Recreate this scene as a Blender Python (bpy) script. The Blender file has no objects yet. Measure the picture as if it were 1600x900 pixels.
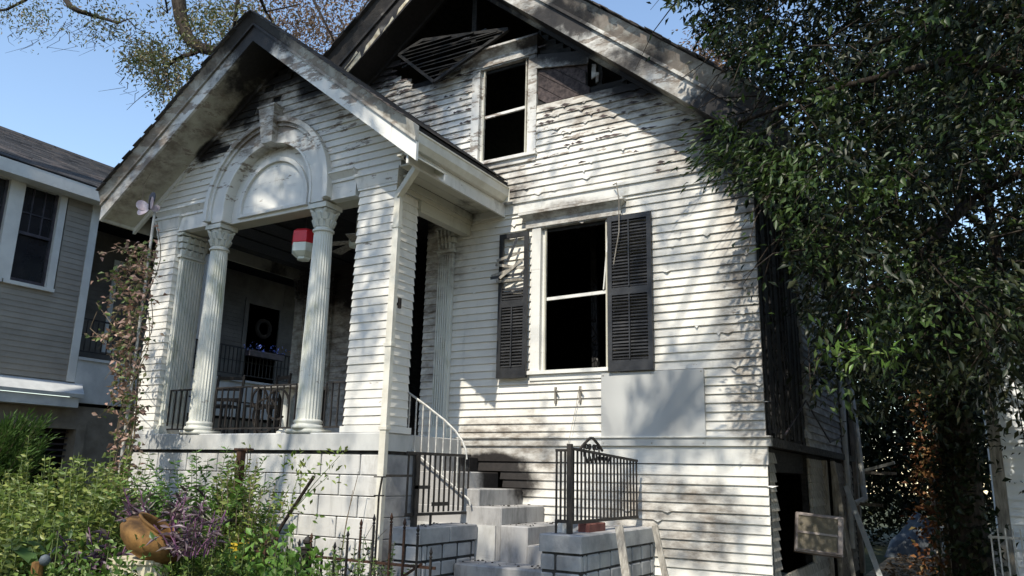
import bpy, math, random
import numpy as np
from mathutils import Vector, Matrix
random.seed(11); RNG = np.random.default_rng(11)
SC = bpy.context.scene
COL = SC.collection
R = math.radians

# ------------------------------------------------------------------ camera
CAM_POS = Vector((0, 0, 1.6))
def cam_axes(yaw, pitch, roll):
    fw = Vector((math.sin(yaw)*math.cos(pitch), math.cos(yaw)*math.cos(pitch), math.sin(pitch)))
    r = Vector((math.cos(yaw), -math.sin(yaw), 0)); u = r.cross(fw)
    return r*math.cos(roll)+u*math.sin(roll), -r*math.sin(roll)+u*math.cos(roll), fw
cr, cu, cf = cam_axes(R(-30.55), R(13.4354), R(1.3211))
cd = bpy.data.cameras.new('camera'); cam = bpy.data.objects.new('camera', cd); COL.objects.link(cam)
cam.matrix_world = Matrix(((cr.x, cu.x, -cf.x, 0), (cr.y, cu.y, -cf.y, 0), (cr.z, cu.z, -cf.z, 1.6), (0, 0, 0, 1)))
cd.sensor_width = 36; cd.lens = 1222.9/1600*36; cd.clip_start = .05; cd.clip_end = 2000
SC.camera = cam

# ------------------------------------------------------------------ light
SUN = Vector((-.10, 1, -1.17)).normalized()          # the way the sunlight travels
SUN_STEP = Vector((-.10, 1, -1.17))
w = bpy.data.worlds.new('World'); SC.world = w; w.use_nodes = True
nt = w.node_tree; nt.nodes.clear()
sk = nt.nodes.new('ShaderNodeTexSky'); sk.sky_type = 'NISHITA'; sk.sun_disc = False
sk.sun_elevation = R(49.3); sk.sun_rotation = R(174.3); sk.air_density = 1.2; sk.dust_density = .3; sk.ozone_density = 1.1
bg = nt.nodes.new('ShaderNodeBackground'); bg.inputs['Strength'].default_value = .15
ou = nt.nodes.new('ShaderNodeOutputWorld')
nt.links.new(sk.outputs[0], bg.inputs[0]); nt.links.new(bg.outputs[0], ou.inputs[0])
sl = bpy.data.lights.new('sun', 'SUN'); sl.energy = 3.5; sl.angle = R(.53); sl.color = (1, .93, .80)
so = bpy.data.objects.new('sun', sl); COL.objects.link(so)
so.rotation_euler = SUN.to_track_quat('-Z', 'Y').to_euler()
so.location = (0, -10, 30)
vs = SC.view_settings
SC.display_settings.display_device = 'sRGB'
vs.view_transform = 'Standard'; vs.look = 'None'; vs.gamma = 1; vs.exposure = .72; vs.use_curve_mapping = False
SC.cycles.max_bounces = 6; SC.cycles.transparent_max_bounces = 6

# ------------------------------------------------------------------ mesh helpers
class MB:
    def __init__(s): s.v = []; s.f = []
    def add(s, vs, fs):
        n = len(s.v); s.v += [tuple(p) for p in vs]; s.f += [tuple(i+n for i in f) for f in fs]; return s
    def hexa(s, p):      # p: 4 bottom, 4 top (same order)
        return s.add(p, [(3,2,1,0),(4,5,6,7),(0,1,5,4),(1,2,6,5),(2,3,7,6),(3,0,4,7)])
    def box(s, x0, x1, y0, y1, z0, z1):
        return s.hexa([(x0,y0,z0),(x1,y0,z0),(x1,y1,z0),(x0,y1,z0),(x0,y0,z1),(x1,y0,z1),(x1,y1,z1),(x0,y1,z1)])
    def bbox(s, x0, x1, y0, y1, z0, z1, b=.01):      # bevelled box (chamfered vertical and top edges)
        b = min(b, abs(x1-x0)*.4, abs(y1-y0)*.4, abs(z1-z0)*.4)
        def ring(i, z): return [(x0+i,y0+b,z),(x0+b,y0+i,z),(x1-b,y0+i,z),(x1-i,y0+b,z),(x1-i,y1-b,z),(x1-b,y1-i,z),(x0+b,y1-i,z),(x0+i,y1-b,z)]
        def inn(z): return [(x0+b,y0+b,z)]*0
        V = ring(0,z0)+ring(0,z1-b)+[(x0+b,y0+b,z1),(x0+b,y0+b,z1),(x1-b,y0+b,z1),(x1-b,y0+b,z1),(x1-b,y1-b,z1),(x1-b,y1-b,z1),(x0+b,y1-b,z1),(x0+b,y1-b,z1)]
        F = [tuple(reversed(range(8)))]
        for k in range(8): F.append((k,(k+1)%8,8+(k+1)%8,8+k))
        V2 = V[:16]+[(x0+b,y0+b,z1),(x1-b,y0+b,z1),(x1-b,y1-b,z1),(x0+b,y1-b,z1)]
        F += [(8,9,16),(9,10,17,16),(10,11,17),(11,12,18,17),(12,13,18),(13,14,19,18),(14,15,19),(15,8,16,19),(16,17,18,19)]
        return s.add(V2, F)
    def bar(s, a, b, w, h=None, up=(0,0,1)):         # square bar a->b
        a, b = Vector(a), Vector(b); d = (b-a).normalized(); h = h or w
        up = Vector(up)
        if abs(d.dot(up)) > .98: up = Vector((0,1,0))
        sx = d.cross(up).normalized(); sy = sx.cross(d).normalized()
        P = []
        for c in (a, b):
            for i, j in ((-1,-1),(1,-1),(1,1),(-1,1)): P.append(c+sx*(i*w/2)+sy*(j*h/2))
        return s.add(P, [(3,2,1,0),(4,5,6,7),(0,1,5,4),(1,2,6,5),(2,3,7,6),(3,0,4,7)])
    def tube(s, pts, r0, r1=None, seg=7):
        pts = [Vector(p) for p in pts]; r1 = r0 if r1 is None else r1; n = len(pts)
        base = len(s.v); ref = Vector((.3,.9,.2))
        for i, p in enumerate(pts):
            d = (pts[min(i+1,n-1)]-pts[max(i-1,0)]).normalized()
            a = d.cross(ref)
            if a.length < .1: a = d.cross(Vector((1,0,0)))
            a.normalize(); b = d.cross(a)
            r = r0+(r1-r0)*i/(n-1)
            for k in range(seg):
                t = 2*math.pi*k/seg; s.v.append(tuple(p+a*(r*math.cos(t))+b*(r*math.sin(t))))
        for i in range(n-1):
            for k in range(seg):
                k2 = (k+1)%seg
                s.f.append((base+i*seg+k, base+i*seg+k2, base+(i+1)*seg+k2, base+(i+1)*seg+k))
        s.f.append(tuple(base+k for k in reversed(range(seg)))); s.f.append(tuple(base+(n-1)*seg+k for k in range(seg)))
        return s
    def lathe(s, prof, c=(0,0,0), seg=24, M=None, flute=0, depth=0, close=True):
        base = len(s.v); m = len(prof)
        for r, z in prof:
            for k in range(seg):
                t = 2*math.pi*k/seg; rr = r
                if flute and (k % 2): rr = r*(1-depth)
                p = Vector((rr*math.cos(t), rr*math.sin(t), z))
                if M: p = M @ p
                s.v.append((p.x+c[0], p.y+c[1], p.z+c[2]))
        for i in range(m-1):
            for k in range(seg):
                k2 = (k+1)%seg; s.f.append((base+i*seg+k, base+i*seg+k2, base+(i+1)*seg+k2, base+(i+1)*seg+k))
        if close:
            s.f.append(tuple(base+k for k in reversed(range(seg)))); s.f.append(tuple(base+(m-1)*seg+k for k in range(seg)))
        return s
    def prism_y(s, poly, y0, y1):       # poly of (x,z) counter-clockwise seen from -Y, extruded from y0 to y1
        n = len(poly)
        V = [(x,y0,z) for x,z in poly]+[(x,y1,z) for x,z in poly]
        F = [tuple(range(n)), tuple(reversed(range(n,2*n)))]+[(n+i, n+(i+1)%n, (i+1)%n, i) for i in range(n)]
        return s.add(V, F)
    def slab(s, p0, p1, p2, p3, t):     # quad thickened by t along -normal
        p = [Vector(q) for q in (p0,p1,p2,p3)]; n = (p[1]-p[0]).cross(p[3]-p[0]).normalized()*t
        return s.hexa([q-n for q in p]+p)

OFF = {}
def _mesh(name, mb, smooth=False):
    me = bpy.data.meshes.new(name); me.from_pydata(mb.v, [], mb.f); me.validate(); me.update()
    if smooth: me.polygons.foreach_set('use_smooth', [True]*len(me.polygons))
    return me
def thing(name, label, cat, loc=(0,0,0), group=None):
    o = bpy.data.objects.new(name, None); COL.objects.link(o); o.location = loc
    o.empty_display_size = .2
    o['label'] = label; o['category'] = cat
    if group: o['group'] = group
    OFF[o] = Vector(loc); return o
def part(name, mb, mat, parent=None, smooth=False, label=None, kind=None):
    """one mesh object; vertices are given in world space, or in the parent thing's offset"""
    off = OFF[parent] if parent is not None else Vector((0,0,0))
    if off.length > 0: mb.v = [(x-off.x, y-off.y, z-off.z) for x,y,z in mb.v]
    me = _mesh(name, mb, smooth); me.materials.append(mat)
    o = bpy.data.objects.new(name, me); COL.objects.link(o)
    if parent is not None: o.parent = parent
    OFF[o] = off
    if label: o['label'] = label
    if kind: o['kind'] = kind
    return o
def single(name, mb, mat, label, cat, group=None, smooth=False, kind=None):
    vs = np.array(mb.v); c = Vector(((vs[:,0].min()+vs[:,0].max())/2, (vs[:,1].min()+vs[:,1].max())/2, vs[:,2].min()))
    mb.v = [(x-c.x, y-c.y, z-c.z) for x,y,z in mb.v]
    me = _mesh(name, mb, smooth); me.materials.append(mat)
    o = bpy.data.objects.new(name, me); COL.objects.link(o); o.location = c
    o['label'] = label; o['category'] = cat
    if group: o['group'] = group
    OFF[o] = c; return o
def structure(name, mb, mat, smooth=False):
    me = _mesh(name, mb, smooth); me.materials.append(mat)
    o = bpy.data.objects.new(name, me); COL.objects.link(o); o['kind'] = 'structure'; OFF[o] = Vector((0,0,0)); return o
def inst(name, me, parent, loc=(0,0,0), rot=(0,0,0), scale=(1,1,1)):     # a child sharing mesh data, loc in world space
    o = bpy.data.objects.new(name, me); COL.objects.link(o); o.parent = parent
    o.location = Vector(loc)-OFF[parent]; o.rotation_euler = rot; o.scale = scale; OFF[o] = OFF[parent]; return o
def copy_thing(t, loc, label=None, rotz=None, scale=None):
    r = t.copy(); COL.objects.link(r); r.location = loc; OFF[r] = Vector(loc)
    if label: r['label'] = label
    if rotz is not None: r.rotation_euler.z = rotz
    if scale: r.scale = (scale,)*3
    for ch in list(t.children):
        c = ch.copy(); COL.objects.link(c); c.parent = r
        for g in list(ch.children):
            d = g.copy(); COL.objects.link(d); d.parent = c
    return r

# leaves: diamond leaves with a folded midrib; every leaf two triangles
def leaf_mesh(name, cen, dirs, size, wid=.45, fold=.25, mat=None, flat=.9):
    cen = np.asarray(cen, float); n = len(cen); d = np.asarray(dirs, float); d = d/np.linalg.norm(d, axis=1, keepdims=True)
    size = np.broadcast_to(np.asarray(size, float), (n,))[:, None]
    rnd = RNG.normal(size=(n,3))*(1-flat*.62)+np.array([0,-.35,1.0])*flat; sd = np.cross(d, rnd); sd /= np.linalg.norm(sd, axis=1, keepdims=True)+1e-9
    nm = np.cross(sd, d); nm *= np.where(nm[:,2:]<0,-1,1)
    b = cen; t = cen+d*size - nm*size*.12; m = cen+d*size*.45
    l = m+sd*size*wid*.5+nm*size*fold*wid; r_ = m-sd*size*wid*.5+nm*size*fold*wid
    V = np.stack([b,l,t,r_],1).reshape(-1,3)
    i = np.arange(n)*4
    F = np.stack([i,i+2,i+1, i,i+3,i+2],1).reshape(-1,3)
    me = bpy.data.meshes.new(name)
    me.vertices.add(len(V)); me.vertices.foreach_set('co', V.astype(np.float32).ravel())
    me.loops.add(len(F)*3); me.loops.foreach_set('vertex_index', F.astype(np.int32).ravel())
    me.polygons.add(len(F)); me.polygons.foreach_set('loop_start', np.arange(0,len(F)*3,3,dtype=np.int32))
    me.update(calc_edges=True)
    if mat: me.materials.append(mat)
    return me
def leaf_part(name, cen, dirs, size, mat, parent, wid=.45, fold=.25, kind='stuff', flat=.9):
    off = np.array(OFF[parent]); me = leaf_mesh(name, np.asarray(cen)-off, dirs, size, wid, fold, mat, flat)
    o = bpy.data.objects.new(name, me); COL.objects.link(o); o.parent = parent; OFF[o] = OFF[parent]
    if kind: o['kind'] = kind
    return o
def unit(n, zb=0.0):
    d = RNG.normal(size=(n,3)); d[:,2] += zb; return d/np.linalg.norm(d,axis=1,keepdims=True)
def clumps(centers, per, rad, zflat=.8):
    c = np.repeat(np.asarray(centers,float), per, axis=0)
    o = RNG.normal(size=c.shape)*np.array([rad,rad,rad*zflat])
    return c+o, o

# ------------------------------------------------------------------ materials
def mat_new(name):
    m = bpy.data.materials.new(name); m.use_nodes = True; nt = m.node_tree; nt.nodes.clear()
    o = nt.nodes.new('ShaderNodeOutputMaterial'); b = nt.nodes.new('ShaderNodeBsdfPrincipled')
    nt.links.new(b.outputs[0], o.inputs[0]); return m, nt, b
def N(nt, typ, **kw):
    n = nt.nodes.new(typ)
    for k, v in kw.items():
        if k.startswith('i_'): n.inputs[int(k[2:])].default_value = v
        else: setattr(n, k, v)
    return n
def L(nt, a, b): nt.links.new(a, b)
def noise(nt, vec, scale, detail=4, rough=.55, stretch=None):
    if stretch:
        mp = N(nt, 'ShaderNodeVectorMath', operation='MULTIPLY'); L(nt, vec, mp.inputs[0]); mp.inputs[1].default_value = stretch; vec = mp.outputs[0]
    t = N(nt, 'ShaderNodeTexNoise'); t.inputs['Scale'].default_value = scale; t.inputs['Detail'].default_value = detail; t.inputs['Roughness'].default_value = rough
    L(nt, vec, t.inputs['Vector']); return t.outputs['Fac']
def mrange(nt, val, a, b, c=0., d=1., smooth=True):
    m = N(nt, 'ShaderNodeMapRange'); m.interpolation_type = 'SMOOTHSTEP' if smooth else 'LINEAR'
    L(nt, val, m.inputs[0])
    for i, x in enumerate((a,b,c,d)): m.inputs[i+1].default_value = x
    return m.outputs[0]
def mth(nt, op, a, b):
    m = N(nt, 'ShaderNodeMath', operation=op)
    for i, x in enumerate((a,b)):
        if isinstance(x, (int,float)): m.inputs[i].default_value = x
        else: L(nt, x, m.inputs[i])
    return m.outputs[0]
def mixc(nt, f, a, b):
    m = N(nt, 'ShaderNodeMix', data_type='RGBA')
    if isinstance(f, (int,float)): m.inputs[0].default_value = f
    else: L(nt, f, m.inputs[0])
    for i, x in ((6,a),(7,b)):
        if isinstance(x, tuple): m.inputs[i].default_value = (*x[:3],1)
        else: L(nt, x, m.inputs[i])
    return m.outputs[2]
def pos(nt): return N(nt, 'ShaderNodeNewGeometry').outputs['Position']
def bump(nt, b, h, strength=.3, dist=.01):
    n = N(nt, 'ShaderNodeBump'); n.inputs['Strength'].default_value = strength; n.inputs['Distance'].default_value = dist
    L(nt, h, n.inputs['Height']); L(nt, n.outputs[0], b.inputs['Normal'])
def island(nt): return N(nt, 'ShaderNodeNewGeometry').outputs['Random Per Island']
def objrand(nt): return N(nt, 'ShaderNodeObjectInfo').outputs['Random']

def plain(name, c1, c2, scale=6, rough=.8, bmp=.2, spec=.3, stretch=None, rnd=0, detail=5):
    m, nt, b = mat_new(name); p = pos(nt)
    f = mrange(nt, noise(nt, p, scale, detail, .6, stretch), .3, .7)
    c = mixc(nt, f, c1, c2)
    if rnd:
        hs = N(nt, 'ShaderNodeHueSaturation'); L(nt, c, hs.inputs['Color'])
        L(nt, mrange(nt, objrand(nt), 0, 1, 1-rnd, 1+rnd, False), hs.inputs['Value']); c = hs.outputs[0]
    L(nt, c, b.inputs['Base Color']); b.inputs['Roughness'].default_value = rough; b.inputs['Specular IOR Level'].default_value = spec
    bump(nt, b, noise(nt, p, scale*4, 4, .6, stretch), bmp)
    return m

def blobs(nt, p, lst, wob=.55, nscale=2.2):
    """soft fire marks: each (x, y, z, rx, ry, rz) an ellipsoid in the place where the fire burnt"""
    nz = mth(nt, 'MULTIPLY', mth(nt, 'SUBTRACT', noise(nt, p, nscale, 6, .65), .5), wob*2)
    out = None
    for x,y,z,rx,ry,rz in lst:
        s = N(nt, 'ShaderNodeVectorMath', operation='SUBTRACT'); L(nt, p, s.inputs[0]); s.inputs[1].default_value = (x,y,z)
        q = N(nt, 'ShaderNodeVectorMath', operation='DIVIDE'); L(nt, s.outputs[0], q.inputs[0]); q.inputs[1].default_value = (rx,ry,rz)
        l = N(nt, 'ShaderNodeVectorMath', operation='LENGTH'); L(nt, q.outputs[0], l.inputs[0])
        v = mrange(nt, mth(nt, 'ADD', l.outputs['Value'], nz), 1.2, .72)
        out = v if out is None else mth(nt, 'MAXIMUM', out, v)
    return out

CHAR_BLOBS = [(-6.4,8.5,9.0,2.4,1.0,1.45), (-7.5,8.4,7.9,.75,.7,.5), (-4.0,8.5,7.4,1.0,.6,.5), (-3.0,8.5,6.55,.9,.5,.33), (-2.1,8.4,5.55,.6,.6,.55),
              (-5.2,8.5,1.5,.52,.4,.36), (-5.3,8.5,1.75,.55,.35,.12), (-1.80,8.7,3.6,.13,.4,2.2),
              (-7.95,6.8,7.5,1.25,1.0,.85), (-8.75,7.02,6.75,.6,.14,.42), (-9.4,7.02,6.2,.4,.12,.25), (-7.1,7.02,6.75,.6,.14,.3), (-8.0,6.4,7.65,.85,.4,.62), (-7.5,6.4,7.25,.32,.2,.22), (-6.2,8.1,9.2,2.2,.5,1.1),
              (-8.1,8.0,7.75,1.3,.4,1.0), (-1.6,8.2,5.15,.9,.6,.8), (-8.6,9.9,5.1,2.4,.9,.9), (-7.8,9.0,5.2,2.6,1.25,.35)]
SOOT_BLOBS = [(-5.3,8.6,8.3,3.4,.9,1.35), (-3.2,8.5,6.6,1.8,.5,.7), (-1.95,8.6,3.7,.42,.4,2.1), (-5.15,8.6,1.8,.85,.4,.55), (-7.2,8.6,7.0,.9,.5,.85),
              (-8.0,7.0,6.9,1.9,.6,1.0), (-2.3,8.2,5.6,.9,.7,.8), (-3.4,8.1,6.5,.8,.3,.5), (-2.9,8.6,1.2,.9,.4,.45), (-6.95,8.6,4.9,1.3,.3,1.0), (-8.9,9.9,4.2,2.6,.6,2.0), (-6.5,9.3,4.2,.4,1.2,1.9), (-5.5,8.6,5.5,.8,.4,.3), (-10.3,6.5,5.9,1.2,.4,.8), (-4.2,8.6,4.85,.8,.25,.2)]
def burnt_paint(name, base=(.75,.725,.665), peel=.5, grain=(2.5,2.5,16), dirt=(.45,.44,.39), rough=.62, stain=(.56,.78)):
    m, nt, b = mat_new(name); p = pos(nt)
    c = mixc(nt, mrange(nt, noise(nt, p, 1.3, 5, .6), .35, .75), base, tuple(x*.86 for x in base))
    c = mixc(nt, mrange(nt, noise(nt, p, 3.0, 6, .7, (1,1,.35)), stain[0], stain[1], 0, .75), c, dirt)
    hs = N(nt, 'ShaderNodeHueSaturation'); L(nt, c, hs.inputs['Color']); L(nt, mrange(nt, objrand(nt), 0, 1, .93, 1.03, False), hs.inputs['Value']); c = hs.outputs[0]
    # rain streaks below the laps and dark lines of dirt along them
    c = mixc(nt, mrange(nt, noise(nt, p, 1.0, 6, .7, (9,9,1.1)), .55, .80, 0, .42), c, tuple(x*.7 for x in dirt))
    c = mixc(nt, mrange(nt, noise(nt, p, 1.0, 6, .75, (1.6,1.6,19)), .60, .74, 0, .55), c, (.20,.17,.14))
    # peeling paint: more of it high in the gable
    sx = N(nt, 'ShaderNodeSeparateXYZ'); L(nt, p, sx.inputs[0])
    hi = mrange(nt, sx.outputs['Z'], 4.9, 6.2, 0, 1)
    th = mth(nt, 'SUBTRACT', noise(nt, p, 1.9, 7, .72, (1.1,1.1,4.2)), mth(nt, 'MULTIPLY', hi, -.19*peel))
    pf = mrange(nt, th, .65, .69)
    pc = mixc(nt, noise(nt, p, 14, 3), (.16,.12,.095), (.40,.36,.31))
    c = mixc(nt, pf, c, pc)
    s = blobs(nt, p, SOOT_BLOBS, .6, 1.6)
    sc = mixc(nt, noise(nt, p, 5, 4), (.10,.075,.055), (.20,.17,.14))
    c = mixc(nt, mth(nt, 'MULTIPLY', s, mrange(nt, noise(nt, p, 4.5, 6, .7, (1,1,2.2)), .3, .72, .2, .95)), c, sc)
    k = blobs(nt, p, CHAR_BLOBS, .7, 2.6)
    c = mixc(nt, k, c, mixc(nt, noise(nt, p, 20, 4), (.008,.007,.007), (.035,.03,.028)))
    L(nt, c, b.inputs['Base Color']); b.inputs['Roughness'].default_value = rough; b.inputs['Specular IOR Level'].default_value = .3
    bump(nt, b, mth(nt, 'ADD', mth(nt, 'MULTIPLY', pf, -.6), noise(nt, p, 22, 5, .65, (.35,.35,1))), .28, .006)
    return m

M = {}
M['paint'] = burnt_paint('burnt_white_paint')
M['trim'] = burnt_paint('trim_paint', (.72,.71,.67), .7, dirt=(.36,.35,.29))
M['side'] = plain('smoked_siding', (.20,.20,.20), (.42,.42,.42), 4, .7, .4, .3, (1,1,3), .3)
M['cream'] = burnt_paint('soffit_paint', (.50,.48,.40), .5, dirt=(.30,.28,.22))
M['crown'] = burnt_paint('weathered_crown', (.50,.48,.43), 1.0, dirt=(.14,.125,.10), stain=(.44,.66))
M['column'] = burnt_paint('column_paint', (.68,.68,.62), .2, dirt=(.30,.31,.17), stain=(.50,.72))
M['char'] = plain('charred_wood', (.006,.006,.006), (.026,.024,.023), 7, .75, .5, .25, (1,1,4))
def char_mat(name, c1, c2):
    m, nt, b = mat_new(name); p = pos(nt)
    mp = N(nt, 'ShaderNodeVectorMath', operation='MULTIPLY'); L(nt, p, mp.inputs[0]); mp.inputs[1].default_value = (1,1,.45)
    v = N(nt, 'ShaderNodeTexVoronoi'); v.feature = 'DISTANCE_TO_EDGE'; v.inputs['Scale'].default_value = 22; L(nt, mp.outputs[0], v.inputs['Vector'])
    e = mrange(nt, v.outputs['Distance'], 0, .12)
    c = mixc(nt, e, c1, c2); c = mixc(nt, mrange(nt, noise(nt, p, 3, 5, .65), .5, .8, 0, .5), c, (.07,.06,.055))
    L(nt, c, b.inputs['Base Color']); b.inputs['Roughness'].default_value = .55; b.inputs['Specular IOR Level'].default_value = .4
    bump(nt, b, e, 1.0, .012); return m
M['charboard'] = char_mat('charred_board', (.003,.003,.003), (.022,.021,.021))
M['sheath'] = plain('smoked_plank', (.03,.024,.025), (.10,.078,.075), 5, .8, .4, .2, (3,1,3), .25)
M['black'] = plain('black_paint', (.010,.011,.014), (.03,.031,.034), 5, .5, .25, .45, None, .2)
M['iron'] = plain('black_iron', (.010,.009,.009), (.03,.024,.02), 14, .6, .3, .4)
M['rust'] = plain('rusty_iron', (.022,.015,.012), (.085,.042,.026), 18, .85, .4, .25)
M['oldwood'] = plain('weathered_wood', (.16,.145,.125), (.36,.335,.29), 9, .85, .5, .2, (3,3,.5), .2)
M['palegrey'] = plain('pale_grey_rail', (.38,.37,.35), (.55,.54,.5), 16, .55, .2, .4)
M['block'] = burnt_paint('painted_block', (.60,.59,.565), .0, dirt=(.30,.285,.25), rough=.8, stain=(.46,.72))
M['mortar'] = plain('mortar', (.22,.22,.22), (.36,.36,.35), 9, .9, .3, .2)
M['darkmortar'] = plain('dark_joint', (.02,.02,.02), (.06,.06,.06), 9, .9, .3, .2)
M['pave'] = plain('old_pavement', (.14,.135,.125), (.24,.235,.22), 2.2, .9, .4, .2, None, 0, 8)
M['nshaded'] = plain('shaded_siding', (.10,.092,.08), (.15,.138,.12), 2.5, .85, .2, .2, None, .06)  # darker copy of the taupe siding; gallery shade put into the colour
M['grass'] = plain('grass', (.03,.035,.015), (.07,.07,.03), 3, .9, .6, .2, None, 0, 9)
M['slabc'] = plain('slab_concrete', (.36,.365,.36), (.54,.54,.52), 2.2, .85, .4, .25, (1,1,.5), 0, 8)
M['planter'] = plain('grey_block', (.22,.22,.225), (.40,.395,.39), 3.2, .9, .5, .2, None, .1, 8)
M['step'] = burnt_paint('step_concrete', (.40,.39,.38), .0, dirt=(.13,.125,.12), rough=.9, stain=(.42,.68))
M['flake'] = plain('flaking_cream', (.30,.25,.17), (.62,.57,.45), 9, .8, .5, .2, None, .2, 8)
M['zinc'] = plain('gutter_paint', (.56,.53,.45), (.68,.66,.58), 4, .6, .25, .35)
M['glassdark'] = plain('dark_pane', (.008,.009,.012), (.02,.021,.025), 1.5, .12, .02, .5)
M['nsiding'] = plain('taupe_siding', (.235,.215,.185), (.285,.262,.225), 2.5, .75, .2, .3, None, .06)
M['ntrim'] = plain('grey_white_trim', (.52,.52,.50), (.62,.62,.59), 3, .7, .2, .3)
M['nmetal'] = plain('painted_ledge', (.42,.43,.43), (.56,.57,.56), 3, .55, .2, .4)
M['nstucco'] = plain('taupe_stucco', (.15,.13,.105), (.23,.205,.17), 4, .9, .4, .2)
M['ndark'] = plain('dark_interior', (.008,.008,.008), (.022,.021,.02), 2, .9, .2, .1)
M['panel'] = plain('grey_board', (.36,.365,.36), (.54,.545,.53), .9, .55, .08, .3, None, 0, 2)
M['terracotta'] = plain('terracotta', (.075,.042,.02), (.33,.18,.06), 4, .85, .5, .2, None, 0, 8)
M['creampot'] = plain('ribbed_cream', (.50,.44,.30), (.66,.60,.45), 5, .7, .2, .3)
M['red'] = plain('red_glass', (.55,.02,.03), (.7,.03,.045), 5, .35, .1, .5)
M['milk'] = plain('milk_glass', (.62,.66,.58), (.76,.80,.72), 5, .35, .1, .5)
M['pvc'] = plain('pale_pipe', (.45,.48,.48), (.6,.62,.61), 5, .5, .1, .4)
M['copper'] = plain('copper_pipe', (.42,.2,.13), (.55,.3,.2), 6, .4, .1, .5)
M['acface'] = plain('dusty_grille', (.15,.135,.09), (.22,.20,.14), 30, .8, .3, .3)
M['accase'] = plain('ac_case', (.15,.125,.12), (.34,.30,.28), 5, .6, .2, .4)
M['butter'] = plain('painted_metal_wing', (.42,.33,.37), (.68,.62,.65), 6, .4, .1, .5)
M['darkmetal'] = plain('dark_metal', (.02,.02,.025), (.06,.05,.06), 6, .4, .1, .5)
M['blueflower'] = plain('blue_petal', (.08,.12,.5), (.25,.35,.8), 30, .6, .1, .3)
M['orangeflower'] = plain('orange_petal', (.5,.14,.05), (.7,.25,.1), 30, .6, .1, .3)
M['yellow'] = plain('yellow_plastic', (.62,.42,.03), (.72,.52,.06), 6, .5, .1, .4)
M['tarp'] = plain('grey_tarp', (.06,.075,.09), (.16,.18,.2), 4, .6, .5, .3)
M['soil'] = plain('soil', (.05,.037,.025), (.12,.09,.06), 3, .95, .6, .1, None, 0, 9)
M['litter_path'] = plain('alley_dirt', (.12,.09,.06), (.30,.24,.17), 6, .95, .6, .1, None, 0, 9)
M['wsiding'] = plain('white_siding', (.74,.77,.79), (.82,.84,.85), 2.5, .7, .2, .3, None, .05)
M['bark'] = plain('bark', (.016,.013,.011), (.055,.045,.036), 9, .95, .9, .1, (3,3,.6), 0, 8)
M['twig'] = plain('twig', (.10,.075,.05), (.2,.16,.11), 20, .9, .3, .2)
M['greenstem'] = plain('green_stem', (.06,.09,.03), (.14,.18,.06), 20, .7, .2, .3)
M['purplestem'] = plain('purple_stem', (.1,.04,.09), (.2,.09,.17), 20, .7, .2, .3)

def shingle_mat(name, c1, c2):
    m, nt, b = mat_new(name); p = pos(nt)
    c = mixc(nt, island(nt), c1, c2)
    c = mixc(nt, mrange(nt, noise(nt, p, 1.6, 5, .6), .5, .75, 0, .55), c, (.16,.12,.10))
    L(nt, c, b.inputs['Base Color']); b.inputs['Roughness'].default_value = .85
    bump(nt, b, noise(nt, p, 60, 3), .5, .004); return m
M['shingle'] = shingle_mat('asphalt_shingle', (.02,.02,.022), (.075,.068,.066))
M['shingledark'] = shingle_mat('burnt_shingle', (.008,.008,.008), (.04,.035,.033))

def leafmat(name, cols, rough=.45, trans=.25, spec=.35):
    m, nt, b = mat_new(name)
    r = island(nt); rp = N(nt, 'ShaderNodeValToRGB'); L(nt, r, rp.inputs[0])
    el = rp.color_ramp.elements
    while len(el) < len(cols): el.new(.5)
    for i, c in enumerate(cols): el[i].position = i/max(1,len(cols)-1); el[i].color = (*c,1)
    L(nt, rp.outputs[0], b.inputs['Base Color']); b.inputs['Roughness'].default_value = rough; b.inputs['Specular IOR Level'].default_value = spec
    t = N(nt, 'ShaderNodeBsdfTranslucent'); L(nt, rp.outputs[0], t.inputs[0])
    mx = N(nt, 'ShaderNodeMixShader'); mx.inputs[0].default_value = trans
    L(nt, b.outputs[0], mx.inputs[1]); L(nt, t.outputs[0], mx.inputs[2])
    L(nt, mx.outputs[0], [n for n in nt.nodes if n.type=='OUTPUT_MATERIAL'][0].inputs[0]); return m
M['oakleaf'] = leafmat('oak_leaf', [(.05,.075,.02),(.10,.12,.035),(.14,.13,.05),(.20,.15,.09)], .5)
M['midleaf'] = leafmat('mid_leaf', [(.02,.042,.010),(.04,.075,.016),(.065,.10,.025)], .45)
M['darkleaf'] = leafmat('dark_leaf', [(.007,.014,.005),(.012,.022,.007),(.02,.03,.010),(.045,.046,.018)], .45, .2, .35)
M['brightleaf'] = leafmat('bright_leaf', [(.05,.10,.02),(.09,.17,.03),(.16,.22,.06)], .4)
M['brownleaf'] = leafmat('brown_leaf', [(.10,.06,.04),(.18,.11,.07),(.26,.17,.11),(.12,.10,.05)], .7)
M['orangeleaf'] = leafmat('orange_leaf', [(.10,.04,.02),(.22,.09,.04),(.30,.15,.06),(.10,.09,.03)], .6)
M['shrubleaf'] = leafmat('shrub_leaf', [(.07,.12,.02),(.13,.19,.035),(.20,.25,.06),(.28,.30,.09)], .4)
M['juniperleaf'] = leafmat('juniper_leaf', [(.04,.09,.02),(.07,.14,.03),(.10,.17,.05)], .6)
M['purpleleaf'] = leafmat('purple_leaf', [(.06,.045,.05),(.12,.085,.10),(.28,.21,.24),(.13,.13,.07)], .4)
M['vineleaf'] = leafmat('vine_leaf', [(.10,.15,.04),(.18,.24,.08),(.36,.22,.17),(.50,.34,.27),(.26,.15,.11)], .5)
M['bigleaf'] = leafmat('big_leaf', [(.04,.09,.03),(.07,.13,.04),(.10,.15,.06)], .35)
M['fernleaf'] = leafmat('fern_leaf', [(.09,.19,.03),(.14,.26,.05)], .5)
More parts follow.
